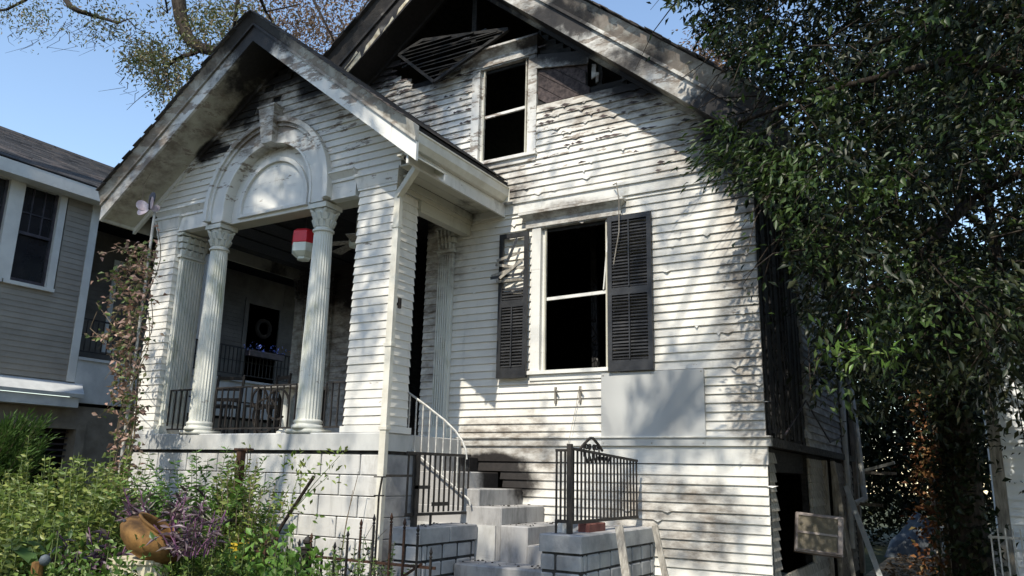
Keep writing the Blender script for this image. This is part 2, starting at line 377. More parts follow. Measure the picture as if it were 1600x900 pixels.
M['litter'] = leafmat('leaf_litter', [(.10,.06,.03),(.20,.13,.07),(.30,.21,.12)], .8, .1)
# ================================================================== ground and paths
g = MB(); n = 40
for i in range(n+1):
    for j in range(n+1):
        x = -60+120*i/n; y = -40+160*j/n
        g.v.append((x, y, .05*math.sin(x*1.3)*math.cos(y*.9)-.02))
for i in range(n):
    for j in range(n): a = i*(n+1)+j; g.f.append((a, a+n+1, a+n+2, a+1))
structure('ground', g, M['grass'], True)
g = MB(); g.box(-12.5,-4.2,3.2,7,-.3,.05); structure('garden_bed', g, M['soil'])
g = MB(); g.box(-1.9, .15, 8.9, 40, -.3, .055); structure('side_path', g, M['litter_path'])
g = MB(); g.box(-60, 60, -1.5, .6, -.3, .06); structure('sidewalk', g, M['pave'])
g = MB(); g.box(-60, 60, -14, -3.6, -.4, .04); structure('road', g, M['darkmortar'])

# ================================================================== the burnt house
XL, XR, YF, YB, RX, RZ = -10.3, -1.92, 8.6, 15.4, -6.1, 8.85
SLL, SLR = .77, .845
YP = 7.0; PX = -8.02
house = thing('burnt_house', 'white clapboard house with burnt out gables and a columned front porch', 'house', (RX, YF, 0))
def rl(z): return max(XL, RX-(RZ-z)/SLL)
def rr(z): return min(XR, RX+(RZ-z)/SLR)
H = .097
rows = [.30+H*i for i in range(88) if .30+H*i < 8.6]
def sub(iv, a, b):
    out = []
    for l, r in iv:
        if b <= l or a >= r: out.append((l,r)); continue
        if a > l: out.append((l,a))
        if b < r: out.append((b,r))
    return out
wall = MB(); boards = []
for zi, z0 in enumerate(rows):
    z1 = z0+H; zm = z0+H/2
    if 1.775 < zm < 2.05: 
        wall.box(-6.48 if zm > 1.9 else -5.95, XR-.02, YF+.02, YF+.07, z0, z1); continue
    l, r = rl(z1), rr(z1)
    if r-l < .2: continue
    if zm < 2.0: l = -5.9
    iv = [(l, r)]
    if 2.82 < zm < 4.80: iv = sub(iv, -4.78, -3.58)
    if 5.80 < zm < 7.42: iv = sub(iv, -5.79, -4.74)
    if 1.36 < zm < 1.62: iv = sub(iv, -5.6, -5.08-random.random()*.1)
    if zm < 5.12: iv = sub(iv, -11, -6.48)      # the porch runs in behind
    wiv = list(iv)
    bv = list(iv)
    if zm > 6.55 and zm < 8.2: bv = sub(bv, -4.74, -3.28-random.random()*.05 if zm < 6.75 else 2)
    if zm > 7.46-.0: bv = sub(bv, -7.35+random.random()*.25, -4.7)
    if zm > 7.30: bv = sub(bv, -7.1+random.random()*.3, -6.3-random.random()*.2)
    if zm > 8.0: bv = []
    if zm > 7.42: wiv = sub(wiv, -7.3, -4.75)
    if 6.56 < zm < 7.15: wiv = sub(sub(wiv, -4.0, -3.86), -3.8+(zm-6.56)*.1, -3.52)
    if zm > 7.95: wiv = []
    for a, b in wiv: wall.box(a, b, YF+.018, YF+.06, z0, z1)
    for a, b in bv:
        if b-a > .06: boards.append((a, b, z0, z1))
front_wall = part('front_wall', wall, M['char'], house)
def clap(a, b, z0, z1, yf, lip=.027, ov=.013, al=None, br=None):
    """one lapped board on a wall facing -Y; ends may be cut to a rake"""
    j = lambda s: random.uniform(-s, s)
    lt = a if al is None else al; rt = b if br is None else br
    p = [(a, yf-lip+j(.002), z0-ov), (b, yf-lip+j(.002), z0-ov), (b, yf+.012, z0-ov), (a, yf+.012, z0-ov),
         (lt, yf-.003, z1), (rt, yf-.003, z1), (rt, yf+.012, z1), (lt, yf+.012, z1)]
    return MB().hexa(p)
for a, b, z0, z1 in boards:
    al = max(a, rl(z1)) if a < rl(z1)+.15 and z0 > 5.5 else None
    a2 = a-H/SLL if al is not None else a
    br = b if b > rr(z1)-.15 and z0 > 5.5 else None
    b2 = b+H/SLR if br is not None and b < XR-.01 else b
    # long runs are butted from two lengths of board, as carpenters do
    part('clapboard', clap(a2, b2, z0, z1, YF, al=al if al is not None else None, br=br), M['paint'], front_wall)
# smoked sheathing behind the lost boards, laid on the diagonal
def clip(poly, ax, val, keep_less):
    out = []
    for i in range(len(poly)):
        p, q = poly[i], poly[(i+1)%len(poly)]
        ip = (p[ax] <= val) == keep_less; iq = (q[ax] <= val) == keep_less
        if ip: out.append(p)
        if ip != iq:
            t = (val-p[ax])/(q[ax]-p[ax]); out.append((p[0]+(q[0]-p[0])*t, p[1]+(q[1]-p[1])*t))
    return out
for k in range(6):
    zk = 6.62+k*.19
    poly = [(-4.8,zk+.05),(-3.5,zk-.92),(-3.5,zk-.92+.18),(-4.8,zk+.23)]
    for ax, v, kl in ((0,-4.735,False),(0,-4.02+.03*(k%3),True),(1,6.52,False),(1,7.16,True)):
        if poly: poly = clip(poly, ax, v, kl)
    if len(poly) >= 3: part('sheathing_plank', MB().prism_y(poly, YF+.002+.001*(k%2), YF+.016), M['sheath'], front_wall)
# charred studs and rafters seen in the open peak
for x in (-5.9,):
    top = min(RZ-.77*abs(RX-x) if x < RX else RZ-.845*(x-RX), 8.8)
    m = MB(); m.box(x-.04, x+.04, YF+.10, YF+.2, 7.3, top-.1); part('stud', m, M['char'], front_wall)
m = MB(); m.bar((-7.1,YF-.02,7.68), (-5.6,YF+.02,7.92), .09, .03); part('charred_board', m, M['charboard'], front_wall)
m = MB(); m.bar((-4.74,YF-.03,7.16), (-3.95,YF-.03,7.02), .02, .2); part('charred_board', m, M['trim'], front_wall)
for x, z, s in ((-3.93,6.8,.10),(-3.87,6.7,.07),(-3.5,6.66,.11),(-3.42,6.62,.07)):
    m = MB(); m.prism_y([(x,z-s),(x+s*.6,z-s*.8),(x+s*.7,z+s),(x+s*.1,z+s*1.2)], YF-.012, YF+.006); part('paint_shard', m, M['trim'], front_wall)
# ragged splinters and paint curls under the boards
spl = MB()
for k in range(420):
    a, b, z0, z1 = random.choice(boards)
    if z0 < 5.3 and random.random() < .8: continue
    x = random.uniform(a, b); L_ = random.uniform(.03,.16)
    spl.add([(x,YF-.023,z0-.01),(x+L_,YF-.023,z0-.01),(x+L_*.6,YF-.03-random.random()*.02,z0-.01-random.uniform(.01,.04))], [(0,1,2)])
part('paint_curl', spl, M['trim'], front_wall, kind='stuff')
spl = MB()
for k in range(240):
    a, b, z0, z1 = random.choice([q for q in boards if q[2] > 5.2]); x = random.uniform(a, b); L_ = random.uniform(.05,.22); h_ = random.uniform(.012,.035)
    spl.add([(x,YF-.024,z0+.006),(x+L_*.4,YF-.0245,z0+h_),(x+L_,YF-.024,z0+.004),(x+L_*.55,YF-.028,z0-.016)], [(0,3,2,1)])
part('bare_wood', spl, M['sheath'], front_wall, kind='stuff')

# ---- trim on the main front
def part_box(name, x0,x1,y0,y1,z0,z1, mat, parent, b=.006):
    return part(name, MB().bbox(x0,x1,y0,y1,z0,z1,b), mat, parent)
m = MB(); m.box(-5.98, XR+.06, YF-.05, YF+.02, 1.955, 2.045); m.box(-5.985, XR+.065, YF-.075, YF+.02, 2.045, 2.062); m.box(-5.97, XR+.012, YF-.024, YF+.018, 1.765, 1.955)
part('water_table', m, M['trim'], house)
m = MB(); m.box(-5.9, XR, YF-.035, YF+.012, 5.02, 5.13); m.box(-5.9, XR+.01, YF-.06, YF+.012, 5.13, 5.165); m.box(-5.9, XR+.004, YF-.045, YF+.012, 4.99, 5.015)
part('frieze_board', m, M['trim'], house)

# ---- lower window
def window(name, x0, x1, z0, z1, head, loc_y=YF, broken=0):
    m = MB(); cw = .13
    m.box(x0-cw, x0, loc_y-.035, loc_y+.10, z0-.07, z1); m.box(x1, x1+cw, loc_y-.035, loc_y+.10, z0-.07, z1)
    m.box(x0-cw+.005, x1+cw-.005, loc_y-.033, loc_y+.10, z1+.001, z1+.06)
    f = part(name, m, M['trim'], house)
    m = MB(); m.box(x0-cw-.02, x1+cw+.02, loc_y-.075, loc_y+.12, z0-.075, z0-.03); m.box(x0-cw, x1+cw, loc_y-.04, loc_y+.11, z0-.15, z0-.078); part('sill', m, M['trim'], f)
    zm = (z0+z1)/2-.02
    for xx in (x0, x1-.045):
        m = MB(); m.box(xx+.001, xx+.044, loc_y+.03, loc_y+.07, z0-.03, z1); part('sash_stile', m, M['trim'], f)
        m = MB(); s = 1 if xx == x0 else -1
        m.box(xx+.045 if s > 0 else xx-.02, xx+.065 if s > 0 else xx, loc_y+.0, loc_y+.03, z0-.03, z1); part('stop_bead', m, M['cream'], f)
    m = MB(); m.bar((x0+.05,loc_y+.045,zm-.005), (x1-.05,loc_y+.045,zm+.012), .04, .03, (0,1,0)); part('meeting_rail', m, M['trim'], f)
    m = MB(); m.box(x0+.046, x1-.046, loc_y+.035, loc_y+.066, z1-.05, z1-.004); part('sash_rail', m, M['char'], f)
    return f
wl = window('window', -4.64, -3.68, 2.90, 4.74, None)
m = MB(); m.bar((-3.78,YF+.02,3.84), (-3.70,YF+.0,4.62), .016); part('broken_muntin', m, M['trim'], wl)
def head(x0, x1, z0, z1, pr, parent):
    m = MB(); y = YF
    m.box(x0+.05, x1-.05, y-.05, y+.02, z0, z0+(z1-z0)*.5)
    hh = (z1-z0)*.5; zb = z0+hh
    m.hexa([(x0+.05,y-.052,zb),(x1-.05,y-.052,zb),(x1-.05,y+.02,zb),(x0+.05,y+.02,zb),(x0,y-pr,z1-.03),(x1,y-pr,z1-.03),(x1,y+.02,z1-.03),(x0,y+.02,z1-.03)])
    m.box(x0-.015, x1+.015, y-pr-.015, y+.02, z1-.03, z1)
    return part('window_head', m, M['trim'], parent)
head(-4.91, -3.47, 4.755, 4.945, .13, wl)
wu = window('window', -5.67, -4.87, 5.86, 7.27, None)
head(-6.05, -4.68, 7.29, 7.52, .15, wu)
m = MB(); m.tube([(-3.60,YF-.08,5.14),(-3.52,YF-.17,5.12),(-3.49,YF-.17,4.9),(-3.50,YF-.15,4.5),(-3.58,YF-.1,4.2),(-3.66,YF-.03,3.9)], .008, .006, 5); part('loose_wire', m, M['oldwood'], house)

# ---- shutters
slat_me = None
def louver_mesh(wd):
    m = MB(); m.hexa([(-wd/2,-.018,-.016),(wd/2,-.018,-.016),(wd/2,-.012,-.020),(-wd/2,-.012,-.020),(-wd/2,.012,.020),(wd/2,.012,.020),(wd/2,.018,.016),(-wd/2,.018,.016)])
    me = _mesh('louver_slat', m); me.materials.append(M['black']); return me
def shutter(x0, x1, z0, z1, y, label, broken=False):
    m = MB(); st = .055; zmid = z0+(z1-z0)*.50
    for a, b in ((x0,x0+st),(x1-st,x1)): m.box(a, b, y-.02, y+.02, z0, z1)
    m.box(x0+st, x1-st, y-.0185, y+.0185, z0, z0+.13); m.box(x0+st, x1-st, y-.0185, y+.0185, z1-.06, z1); m.box(x0+st, x1-st, y-.0185, y+.0185, zmid-.04, zmid+.05)
    s = part('shutter', m, M['black'], house, label=label)
    me = louver_mesh(x1-x0-2*st-.004); cx = (x0+x1)/2
    for za, zb in ((z0+.155, zmid-.055),(zmid+.075, z1-.08)):
        k = int((zb-za)/.0385)
        for i in range(k+1):
            z = za+(zb-za)*i/k
            if broken and z > 3.95: continue
            inst('louver_slat', me, s, (cx+random.uniform(-.002,.002), y, z), (random.uniform(-.15,.15), random.uniform(-.02,.02)*(3 if broken and z > 3.8 else 1), 0))
        if not (broken and za > zmid): 
            m = MB(); m.box(cx-.008, cx+.008, y-.034, y-.02, za-.02, zb+.01); part('tilt_rod', m, M['black'], s)
    return s
shutter(-3.68, -3.12, 2.81, 4.72, YF-.075, 'charred black shutter with all its louvers')
sb = shutter(-5.22, -4.79, 2.79, 4.70, YF-.09, 'black shutter with its upper louvers burnt out', True)
for i, (x0,z0,x1,z1) in enumerate([(-5.24,4.28,-4.83,4.2),(-5.30,4.10,-4.87,4.13),(-5.2,4.32,-4.9,4.42),(-5.30,4.13,-4.95,4.22),(-5.05,4.30,-4.95,4.62),(-5.15,4.08,-4.86,4.32),(-5.22,4.05,-4.86,4.06)]):
    m = MB(); m.bar((x0,YF-.16-.02*(i%3),z0), (x1,YF-.11,z1), .012, .035); part('broken_slat', m, M['oldwood'] if i % 3 != 1 else M['black'], sb)
# two little iron brackets under the window, and a blank board made up to fill a blurred area
for x in (-4.40, -4.07):
    m = MB(); m.box(x-.012, x+.012, YF-.05, YF-.02, 2.46, 2.66); m.bar((x,YF-.05,2.63), (x+.05,YF-.09,2.60), .018); part('wall_bracket', m, M['oldwood'], house)
m = MB(); m.tube([(-4.08,YF-.06,2.6),(-4.12,YF-.05,2.4),(-4.18,YF-.07,2.1),(-4.22,YF-.09,1.9)], .004, .004, 4); part('loose_wire', m, M['oldwood'], house)
m = MB(); m.bbox(-3.79, -2.55, YF-.055, YF-.022, 1.955, 2.80, .006)
wbd = thing('filler_board', 'made-up blank pale grey board filling a blurred area below the window', 'board', (-3.17,YF,1.955)); part('sheet', m, M['panel'], wbd)
for x in (-3.76,-3.17,-2.58):
    for z in (1.985,2.77): part('screw', MB().lathe([(.008,-.003),(.008,.0),(.005,.003)], (0,0,0), 8, Matrix.Rotation(R(90),3,'X')) if False else MB().box(x-.007,x+.007,YF-.059,YF-.0552,z-.007,z+.007), M['oldwood'], wbd)

# ---- main roof
def rz(x, off=0): return (RZ-SLL*(RX-x) if x < RX else RZ-SLR*(x-RX))+off
EL, ER, YO = -10.95, -1.55, 8.1
for side, xe in ((-1,EL),(1,ER)):
    m = MB()
    z0 = rz(xe)
    T = .30
    m.hexa([(RX,YO+.03,RZ+.30),(xe,YO+.03,z0+.30),(xe,YB+.5,z0+.30),(RX,YB+.5,RZ+.30),(RX,YO+.03,RZ+.52),(xe,YO+.03,z0+.52),(xe,YB+.5,z0+.52),(RX,YB+.5,RZ+.52)] if side < 0 else
           [(RX,YO+.03,RZ+.30),(RX,YB+.5,RZ+.30),(xe,YB+.5,z0+.30),(xe,YO+.03,z0+.30),(RX,YO+.03,RZ+.52),(RX,YB+.5,RZ+.52),(xe,YB+.5,z0+.52),(xe,YO+.03,z0+.52)])
    rf = part('roof', m, M['char'], house)
    def rake(name, y0, y1, za, zb, mat, parent, xa=RX, jag=0):
        mm = MB()
        x0_, x1_ = (xe, xa) if side < 0 else (xa, xe)
        mm.prism_y([(x0_, rz(x0_)+za),(x1_, rz(x1_)+za),(x1_, rz(x1_)+zb),(x0_, rz(x0_)+zb)], y0, y1)
        return part(name, mm, mat, parent)
    bb = rake('barge_board', YO, YO+.045, 0, .30, M['trim'], rf)
    if side < 0:
        for xa_, xb_, za_, zb_ in ((-7.95,-7.55,.0,.12),(-7.5,-7.2,.02,.15),(-7.15,-6.95,.01,.08),(-6.9,-6.6,.03,.14),(-7.9,-7.62,.14,.2)):
            mm = MB(); mm.prism_y([(xa_,rz(xa_)+za_),(xb_,rz(xb_)+za_+.02),(xb_-.03,rz(xb_)+zb_),((xa_+xb_)/2,rz((xa_+xb_)/2)+zb_-.03),(xa_+.04,rz(xa_)+zb_)], YO-.005, YO+.01); part('paint_flake', mm, M['flake'], bb)
    rake('barge_moulding', YO-.035, YO+.03, .285, .335, M['trim'], rf)
    # crown: leans out towards its top
    mm = MB(); x0_, x1_ = (xe, RX) if side < 0 else (RX, xe)
    mm.hexa([(x0_,YO-.02,rz(x0_)+.335),(x1_,YO-.02,rz(x1_)+.335),(x1_,YO+.04,rz(x1_)+.335),(x0_,YO+.04,rz(x0_)+.335),(x0_,YO-.10,rz(x0_)+.60),(x1_,YO-.10,rz(x1_)+.60),(x1_,YO+.04,rz(x1_)+.60),(x0_,YO+.04,rz(x0_)+.60)])
    part('crown_moulding', mm, M['crown'], rf)
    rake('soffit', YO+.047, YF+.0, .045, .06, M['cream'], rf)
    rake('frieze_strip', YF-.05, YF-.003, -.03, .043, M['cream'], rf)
    mm = MB(); k = 46
    for i in range(k):      # shingle ends along the rake
        for q in range(2):
            t0, t1 = i/k, (i+1.15)/k
            xa, xb = RX+(xe-RX)*t0, RX+(xe-RX)*t1
            y0 = YO-.13-random.random()*.05
            if random.random() < .12: continue
            zz = .605+q*.018+random.random()*.012
            mm.hexa([(min(xa,xb),y0,rz(min(xa,xb))+zz),(max(xa,xb),y0,rz(max(xa,xb))+zz),(max(xa,xb),y0+.5,rz(max(xa,xb))+zz),(min(xa,xb),y0+.5,rz(min(xa,xb))+zz)]+
                    [(min(xa,xb),y0,rz(min(xa,xb))+zz+.014),(max(xa,xb),y0,rz(max(xa,xb))+zz+.014),(max(xa,xb),y0+.5,rz(max(xa,xb))+zz+.014),(min(xa,xb),y0+.5,rz(min(xa,xb))+zz+.014)])
    part('shingle_edge', mm, M['shingledark'], rf, kind='stuff')
    # gutter fascia of the eave, far end at the back
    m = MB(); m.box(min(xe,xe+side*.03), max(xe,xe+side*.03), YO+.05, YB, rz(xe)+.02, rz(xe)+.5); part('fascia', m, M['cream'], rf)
# ---- inside the house: blackened rooms
m = MB()
m.box(XL+.1, XR-.1, YF+.1, YB-.1, 5.22, 5.40); m.box(XL+.1, XR-.1, YF+.08, YB, 1.70, 1.95)
m.box(-7.4, -7.3, YF+.09, 13, 2.0, 5.2); m.box(-7.3, XR-.1, 13, 13.1, 2.0, 5.2)
cr_ = part('charred_room', m, M['char'], house)
for a, b, wv in (((-4.05,9.5,5.2),(-3.85,9.3,2.9),.035),((-4.5,9.9,5.2),(-4.45,9.9,2.0),.09),((-4.9,10.2,5.2),(-3.6,10.0,4.5),.08),((-3.9,10.4,5.2),(-3.9,10.4,2.0),.09),((-5.5,10.0,8.2),(-4.9,9.6,6.0),.07),((-5.3,9.8,5.5),(-5.25,9.8,7.9),.08)): part('charred_beam', MB().bar(a, b, wv, wv*.6), M['charboard'], cr_)
m = MB(); 
m.prism_y([(XL,5.3),(XR,5.3),(XR,rz(XR)),(RX,RZ),(XL,rz(XL))], 13.2, 13.25)
part('attic_wall', m, M['char'], house)
m = MB(); m.box(XL, XR, YB-.05, YB, 0, 5.6); part('back_wall', m, M['char'], house)
# ---- side walls
m = MB(); m.box(XL, XL+.08, 9.96, YB, 1.9, 5.9); m.box(XL, XL+.08, YF+.07, 9.959, 5.22, 5.9); part('left_wall', m, M['char'], house)
m = MB(); m.box(XL, -6.48, 9.92, 9.97, 2.04, 5.16); m.box(-6.53, -6.485, YF+.06, 9.919, 2.04, 5.16); pbw = part('porch_back_wall', m, M['char'], house)
for i in range(31):
    z0 = 2.04+.1*i
    for a, b in (((XL, -9.0), (-7.9, -6.535)) if z0 < 4.3 else ((XL, -6.535),)): part('clapboard', clap(a, b, z0, z0+.1, 9.9), M['paint'], pbw)
m = MB(); m.box(-9.0,-8.9,9.86,9.92,2.04,4.33); m.box(-8.0,-7.9,9.86,9.92,2.04,4.33); m.box(-9.0,-7.9,9.862,9.92,4.331,4.45); dr = part('door', m, M['trim'], house); part('door_leaf', MB().box(-8.899,-8.001,9.89,9.918,2.04,4.33), M['charboard'], dr)
sw = MB()
sw.box(XR-.14, XR-.05, YF+.07, YB, 1.96, 5.6)
sw.box(XR-.14, XR-.05, YF+.07, 9.1, 0, 1.95); sw.box(XR-.14, XR-.05, 11.1, 12.1, 0, 1.95); sw.box(XR-.14, XR-.05, 13.0, YB, 0, 1.95); sw.box(XR-.14, XR-.05, 9.1, 11.1, 0, .55)
side_wall = part('side_wall', sw, M['char'], house)
y = YF+.0
while y < 10.95:           # burnt sheathing, board by board
    wv = random.uniform(.15,.24); zt = random.uniform(4.9,5.3); zb = random.uniform(2.06,2.12)
    q1, q2 = random.uniform(0,.05), random.uniform(0,.05)
    m = MB(); m.hexa([(XR-.09,y+.006,zb),(XR-q1,y+.012,zb),(XR-q1-.01,min(y+wv,11)-random.uniform(.006,.04),zb),(XR-.09,min(y+wv,11)-.006,zb),
                      (XR-.09,y+.006,zt),(XR-q2,y+.02,zt),(XR-q2-.01,min(y+wv,11)-random.uniform(.006,.05),zt),(XR-.09,min(y+wv,11)-.006,zt)])
    part('charred_board', m, M['charboard'], side_wall); y += wv
def clap_x(y0, y1, z0, z1, x, lip=.028):
    return MB().hexa([(x-.03,y0,z0-.012),(x+lip,y0,z0-.012),(x+lip,y1,z0-.012),(x-.03,y1,z0-.012),(x-.03,y0,z1),(x+.003,y0,z1),(x+.003,y1,z1),(x-.03,y1,z1)])
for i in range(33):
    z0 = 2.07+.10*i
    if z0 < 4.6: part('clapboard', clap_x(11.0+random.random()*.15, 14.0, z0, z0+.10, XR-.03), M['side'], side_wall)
for i in range(17):
    z0 = .2+.10*i
    if z0 < 1.85:
        part('clapboard', clap_x(YF+.0, 9.1-random.random()*.12 if z0 > .55 else 11.1, z0, z0+.10, XR-.03), M['oldwood'], side_wall)
        part('clapboard', clap_x(11.1, 12.05, z0, z0+.10, XR-.03), M['oldwood'], side_wall)
        part('clapboard', clap_x(13.0, 15.0, z0, z0+.10, XR-.03), M['oldwood'], side_wall)
m = MB(); m.box(XR-.04, XR+.05, YF+.02, 15, 1.955, 2.045); part('water_table', m, M['charboard'], house)
for y0, y1, z0, z1 in ((14.05,14.2,.2,5),(15.3,15.5,.1,4.6),(12.95,13.05,.2,1.9),(12.1,12.2,.2,1.9)):
    m = MB(); m.box(XR-.04, XR+.03, y0, y1, z0, z1); part('corner_board', m, M['oldwood'], side_wall)

# ================================================================== porch of the house
m = MB(); m.bbox(XL-.06, -5.76, YP-.03, YF, 1.835, 2.035, .012);
m.box(XL-.06, -6.54, YF, 9.9, 1.84, 2.033); slab = part('porch_slab', m, M['slabc'], house)
m = MB(); m.box(XL-.02, -5.80, YP+.02, YF, 1.80, 1.834); part('slab_joint', m, M['darkmortar'], house)
m = MB(); m.box(XL, -5.82, YP+.035, YP+.2, 0, 1.80); m.box(-5.9, -5.82, YP+.2, YF, 0, 1.80); m.box(XL, XL+.1, YP+.2, YF, 0, 1.8)
fw_ = part('foundation_wall', m, M['mortar'], house)
BH, BW = .232, .60
for r_ in range(8):
    zt = 1.795-r_*BH; zb = zt-BH+.012
    x = -5.79-(.30 if r_ % 2 == 0 else .60)
    first = True; xr_ = -5.79
    while xr_ > XL:
        xl_ = max(x, XL)
        if xr_-xl_ > .03:
            part('block', MB().bbox(xl_+.009, xr_-.009, YP+.004, YP+.06, max(zb-.004,0.01), zt-.006, .009), M['block'], fw_)
        xr_ = xl_; x -= BW
    part('block', MB().bbox(-5.83, -5.80, YP+.062, YP+.62, max(zb,.01), zt, .006), M['planter'], fw_)
# porch back wall is the front wall; ceiling
m = MB(); m.box(XL+.02, -5.85, YP+.12, YF-.04, 5.12, 5.16); m.box(XL+.02, -6.5, YF-.04, 9.9, 5.12, 5.16)
pc = part('porch_ceiling', m, M['char'], house)
for k in range(9):
    m = MB(); x = XL+.3+k*.5; m.box(x, x+.42, YP+.36, 9.85 if x < -7 else YF-.1, 5.085+random.random()*.02, 5.118)
    if random.random() < .75: part('ceiling_plank', m, M['charboard'], pc)

# pillars wrapped in boards
def pillar(x0, x1, y0, y1, label):
    z0, z1 = 2.04, 5.04
    p = part('pillar', MB().box(x0+.012, x1-.012, y0+.012, y1-.012, z0, z1), M['trim'], house, label=label)
    k = 30; h = (z1-z0)/k
    for i in range(k):
        a, o = z0+i*h, .016+random.uniform(-.003,.002)
        c = .012 if i else 0
        part('pillar_board', MB().hexa([(x0-o,y0-o,a-c),(x1+o,y0-o,a-c),(x1+o,y1+o,a-c),(x0-o,y1+o,a-c),(x0-.002,y0-.002,a+h),(x1+.002,y0-.002,a+h),(x1+.002,y1+.002,a+h),(x0-.002,y1+.002,a+h)]), M['paint'], p)
    m = MB()
    m.hexa([(x0-.03,y0-.03,z1),(x1+.03,y0-.03,z1),(x1+.03,y1+.03,z1),(x0-.03,y1+.03,z1),(x0-.06,y0-.06,z1+.14),(x1+.06,y0-.06,z1+.14),(x1+.06,y1+.06,z1+.14),(x0-.06,y1+.06,z1+.14)])
    m.box(x0-.075, x1+.075, y0-.075, y1+.075, z1+.141, z1+.18); m.box(x0-.025, x1+.025, y0-.025, y1+.025, z1-.03, z1-.001)
    part('pillar_cap', m, M['trim'], p)
    m = MB(); m.box(x0-.05, x1+.05, y0-.022, y1+.05, z0-.002, z0+.07); part('pillar_base', m, M['trim'], p)
    return p
pillar(XL, -9.86, YP, 7.5, 'porch pillar wrapped in boards on the vine side')
pillar(-6.36, -5.79, YP, 7.42, 'broad porch pillar wrapped in boards beside the downspout')
# fluted pilasters
def pilaster(x0, x1, y0, y1, face, z0=2.04, z1=4.95):
    m = MB(); zc = z1-.36
    m.box(x0, x1, y0, y1, z0+.12, zc)
    if face == 'x':
        k = 8
        for i in range(k):
            a = y0+.02+(y1-y0-.04)*i/k; m.box(x1, x1+.022, a, a+(y1-y0-.04)/k*.62, z0+.16, zc-.03)
    else:
        k = 6
        for i in range(k):
            a = x0+.015+(x1-x0-.03)*i/k; m.box(a, a+(x1-x0-.03)/k*.62, y0-.02, y0, z0+.16, zc-.03)
    p = part('pilaster', m, M['column'], house)
    part('base', MB().box(x0-.02, x1+.04, y0-.04, y1+.02, z0, z0+.118), M['column'], p)
    c = MB()
    c.box(x0-.01, x1+.03, y0-.03, y1+.01, zc+.001, zc+.04)
    for q in range(3):
        s = .01+.018*q; c.box(x0-s+.02, x1+s, y0-s, y1+s-.02, zc+.05+q*.09, zc+.125+q*.09)
        for i in range(4):
            t = (i+.5)/4
            if face == 'x': c.hexa(_leafbox((x1+s, y0+(y1-y0)*t, zc+.06+q*.09), (0,1), .035, .07))
            else: c.hexa(_leafbox((x0+(x1-x0)*t, y0-s-.012, zc+.06+q*.09), (1,0), .022, .07))
    c.box(x0-.04, x1+.07, y0-.07, y1+.02, zc+.325, z1)
    part('capital', c, M['column'], p)
    return p
def _leafbox(c, ax, w_, h):
    x,y,z = c; dx, dy = ax
    return [(x-dx*w_/2-.012*abs(dy),y-dy*w_/2-.012*abs(dx),z),(x+dx*w_/2+.006*abs(dy),y-dy*w_/2-.012*abs(dx),z),(x+dx*w_/2+.006*abs(dy),y+dy*w_/2+.008*abs(dx),z),(x-dx*w_/2-.012*abs(dy),y+dy*w_/2+.008*abs(dx),z)]+\
           [(x-dx*w_/2-.012*abs(dy),y-dy*w_/2-.03*abs(dx),z+h),(x+dx*w_/2+.03*abs(dy),y-dy*w_/2-.03*abs(dx),z+h),(x+dx*w_/2+.03*abs(dy),y+dy*w_/2+.008*abs(dx),z+h),(x-dx*w_/2-.012*abs(dy),y+dy*w_/2+.008*abs(dx),z+h)]
pilaster(-9.84, -9.79, 7.06, 7.46, 'x')
pilaster(-6.23, -5.99, YF-.08, YF-.026, 'y', 2.05, 4.93)
pilaster(-9.62, -9.4, 9.82, 9.874, 'y', 2.05, 4.93)
pilaster(-10.28, -10.04, 9.82, 9.874, 'y', 2.05, 4.93)
# round fluted columns
def column(x, y):
    z0 = 2.035; zc = 4.62
    m = MB(); pr = []
    for i in range(14):
        t = i/13; r_ = .152-.034*t**1.6; pr.append((r_, z0+.17+(zc-z0-.17)*t))
    m.lathe(pr, (x,y,0), 48, flute=1, depth=.07)
    c = part('column', m, M['column'], house)
    b = MB(); b.box(x-.20, x+.20, y-.16, y+.20, z0-.002, z0+.05)
    b.lathe([(.188,z0+.051),(.197,z0+.075),(.188,z0+.10),(.17,z0+.105),(.165,z0+.12),(.178,z0+.135),(.174,z0+.155),(.154,z0+.17)], (x,y,0), 32)
    part('column_base', b, M['column'], c, True)
    k = MB()
    k.lathe([(.12,zc-.03),(.138,zc-.02),(.138,zc+.005),(.12,zc+.015),(.112,zc+.03),(.112,zc+.16),(.125,zc+.24),(.14,zc+.27)], (x,y,0), 32)
    for q in range(2):
        for i in range(12):
            a = 2*math.pi*(i+.5*q)/12; r_ = .117+.010*q; zz = zc+.04+q*.09
            ca, sa = math.cos(a), math.sin(a)
            def P(rr, tt, z): return (x+ca*rr-sa*tt, y+sa*rr+ca*tt, z)
            k.hexa([P(r_-.02,-.024,zz),P(r_+.008,-.027,zz),P(r_+.008,.027,zz),P(r_-.02,.024,zz),P(r_-.02,-.015,zz+.10),P(r_+.045,-.02,zz+.085),P(r_+.045,.02,zz+.085),P(r_-.02,.015,zz+.10)])
    for sx in (-1,1):
        for sy in (-1,1): k.tube([(x+sx*.08,y+sy*.08,zc+.21),(x+sx*.118,y+sy*.118,zc+.25),(x+sx*.125,y+sy*.125,zc+.27)], .025, .02, 6)
    k.box(x-.155, x+.155, y-.155, y+.155, zc+.28, zc+.345)
    part('capital', k, M['column'], c)
    return c
column(-9.05, 7.12); column(-7.06, 7.12)

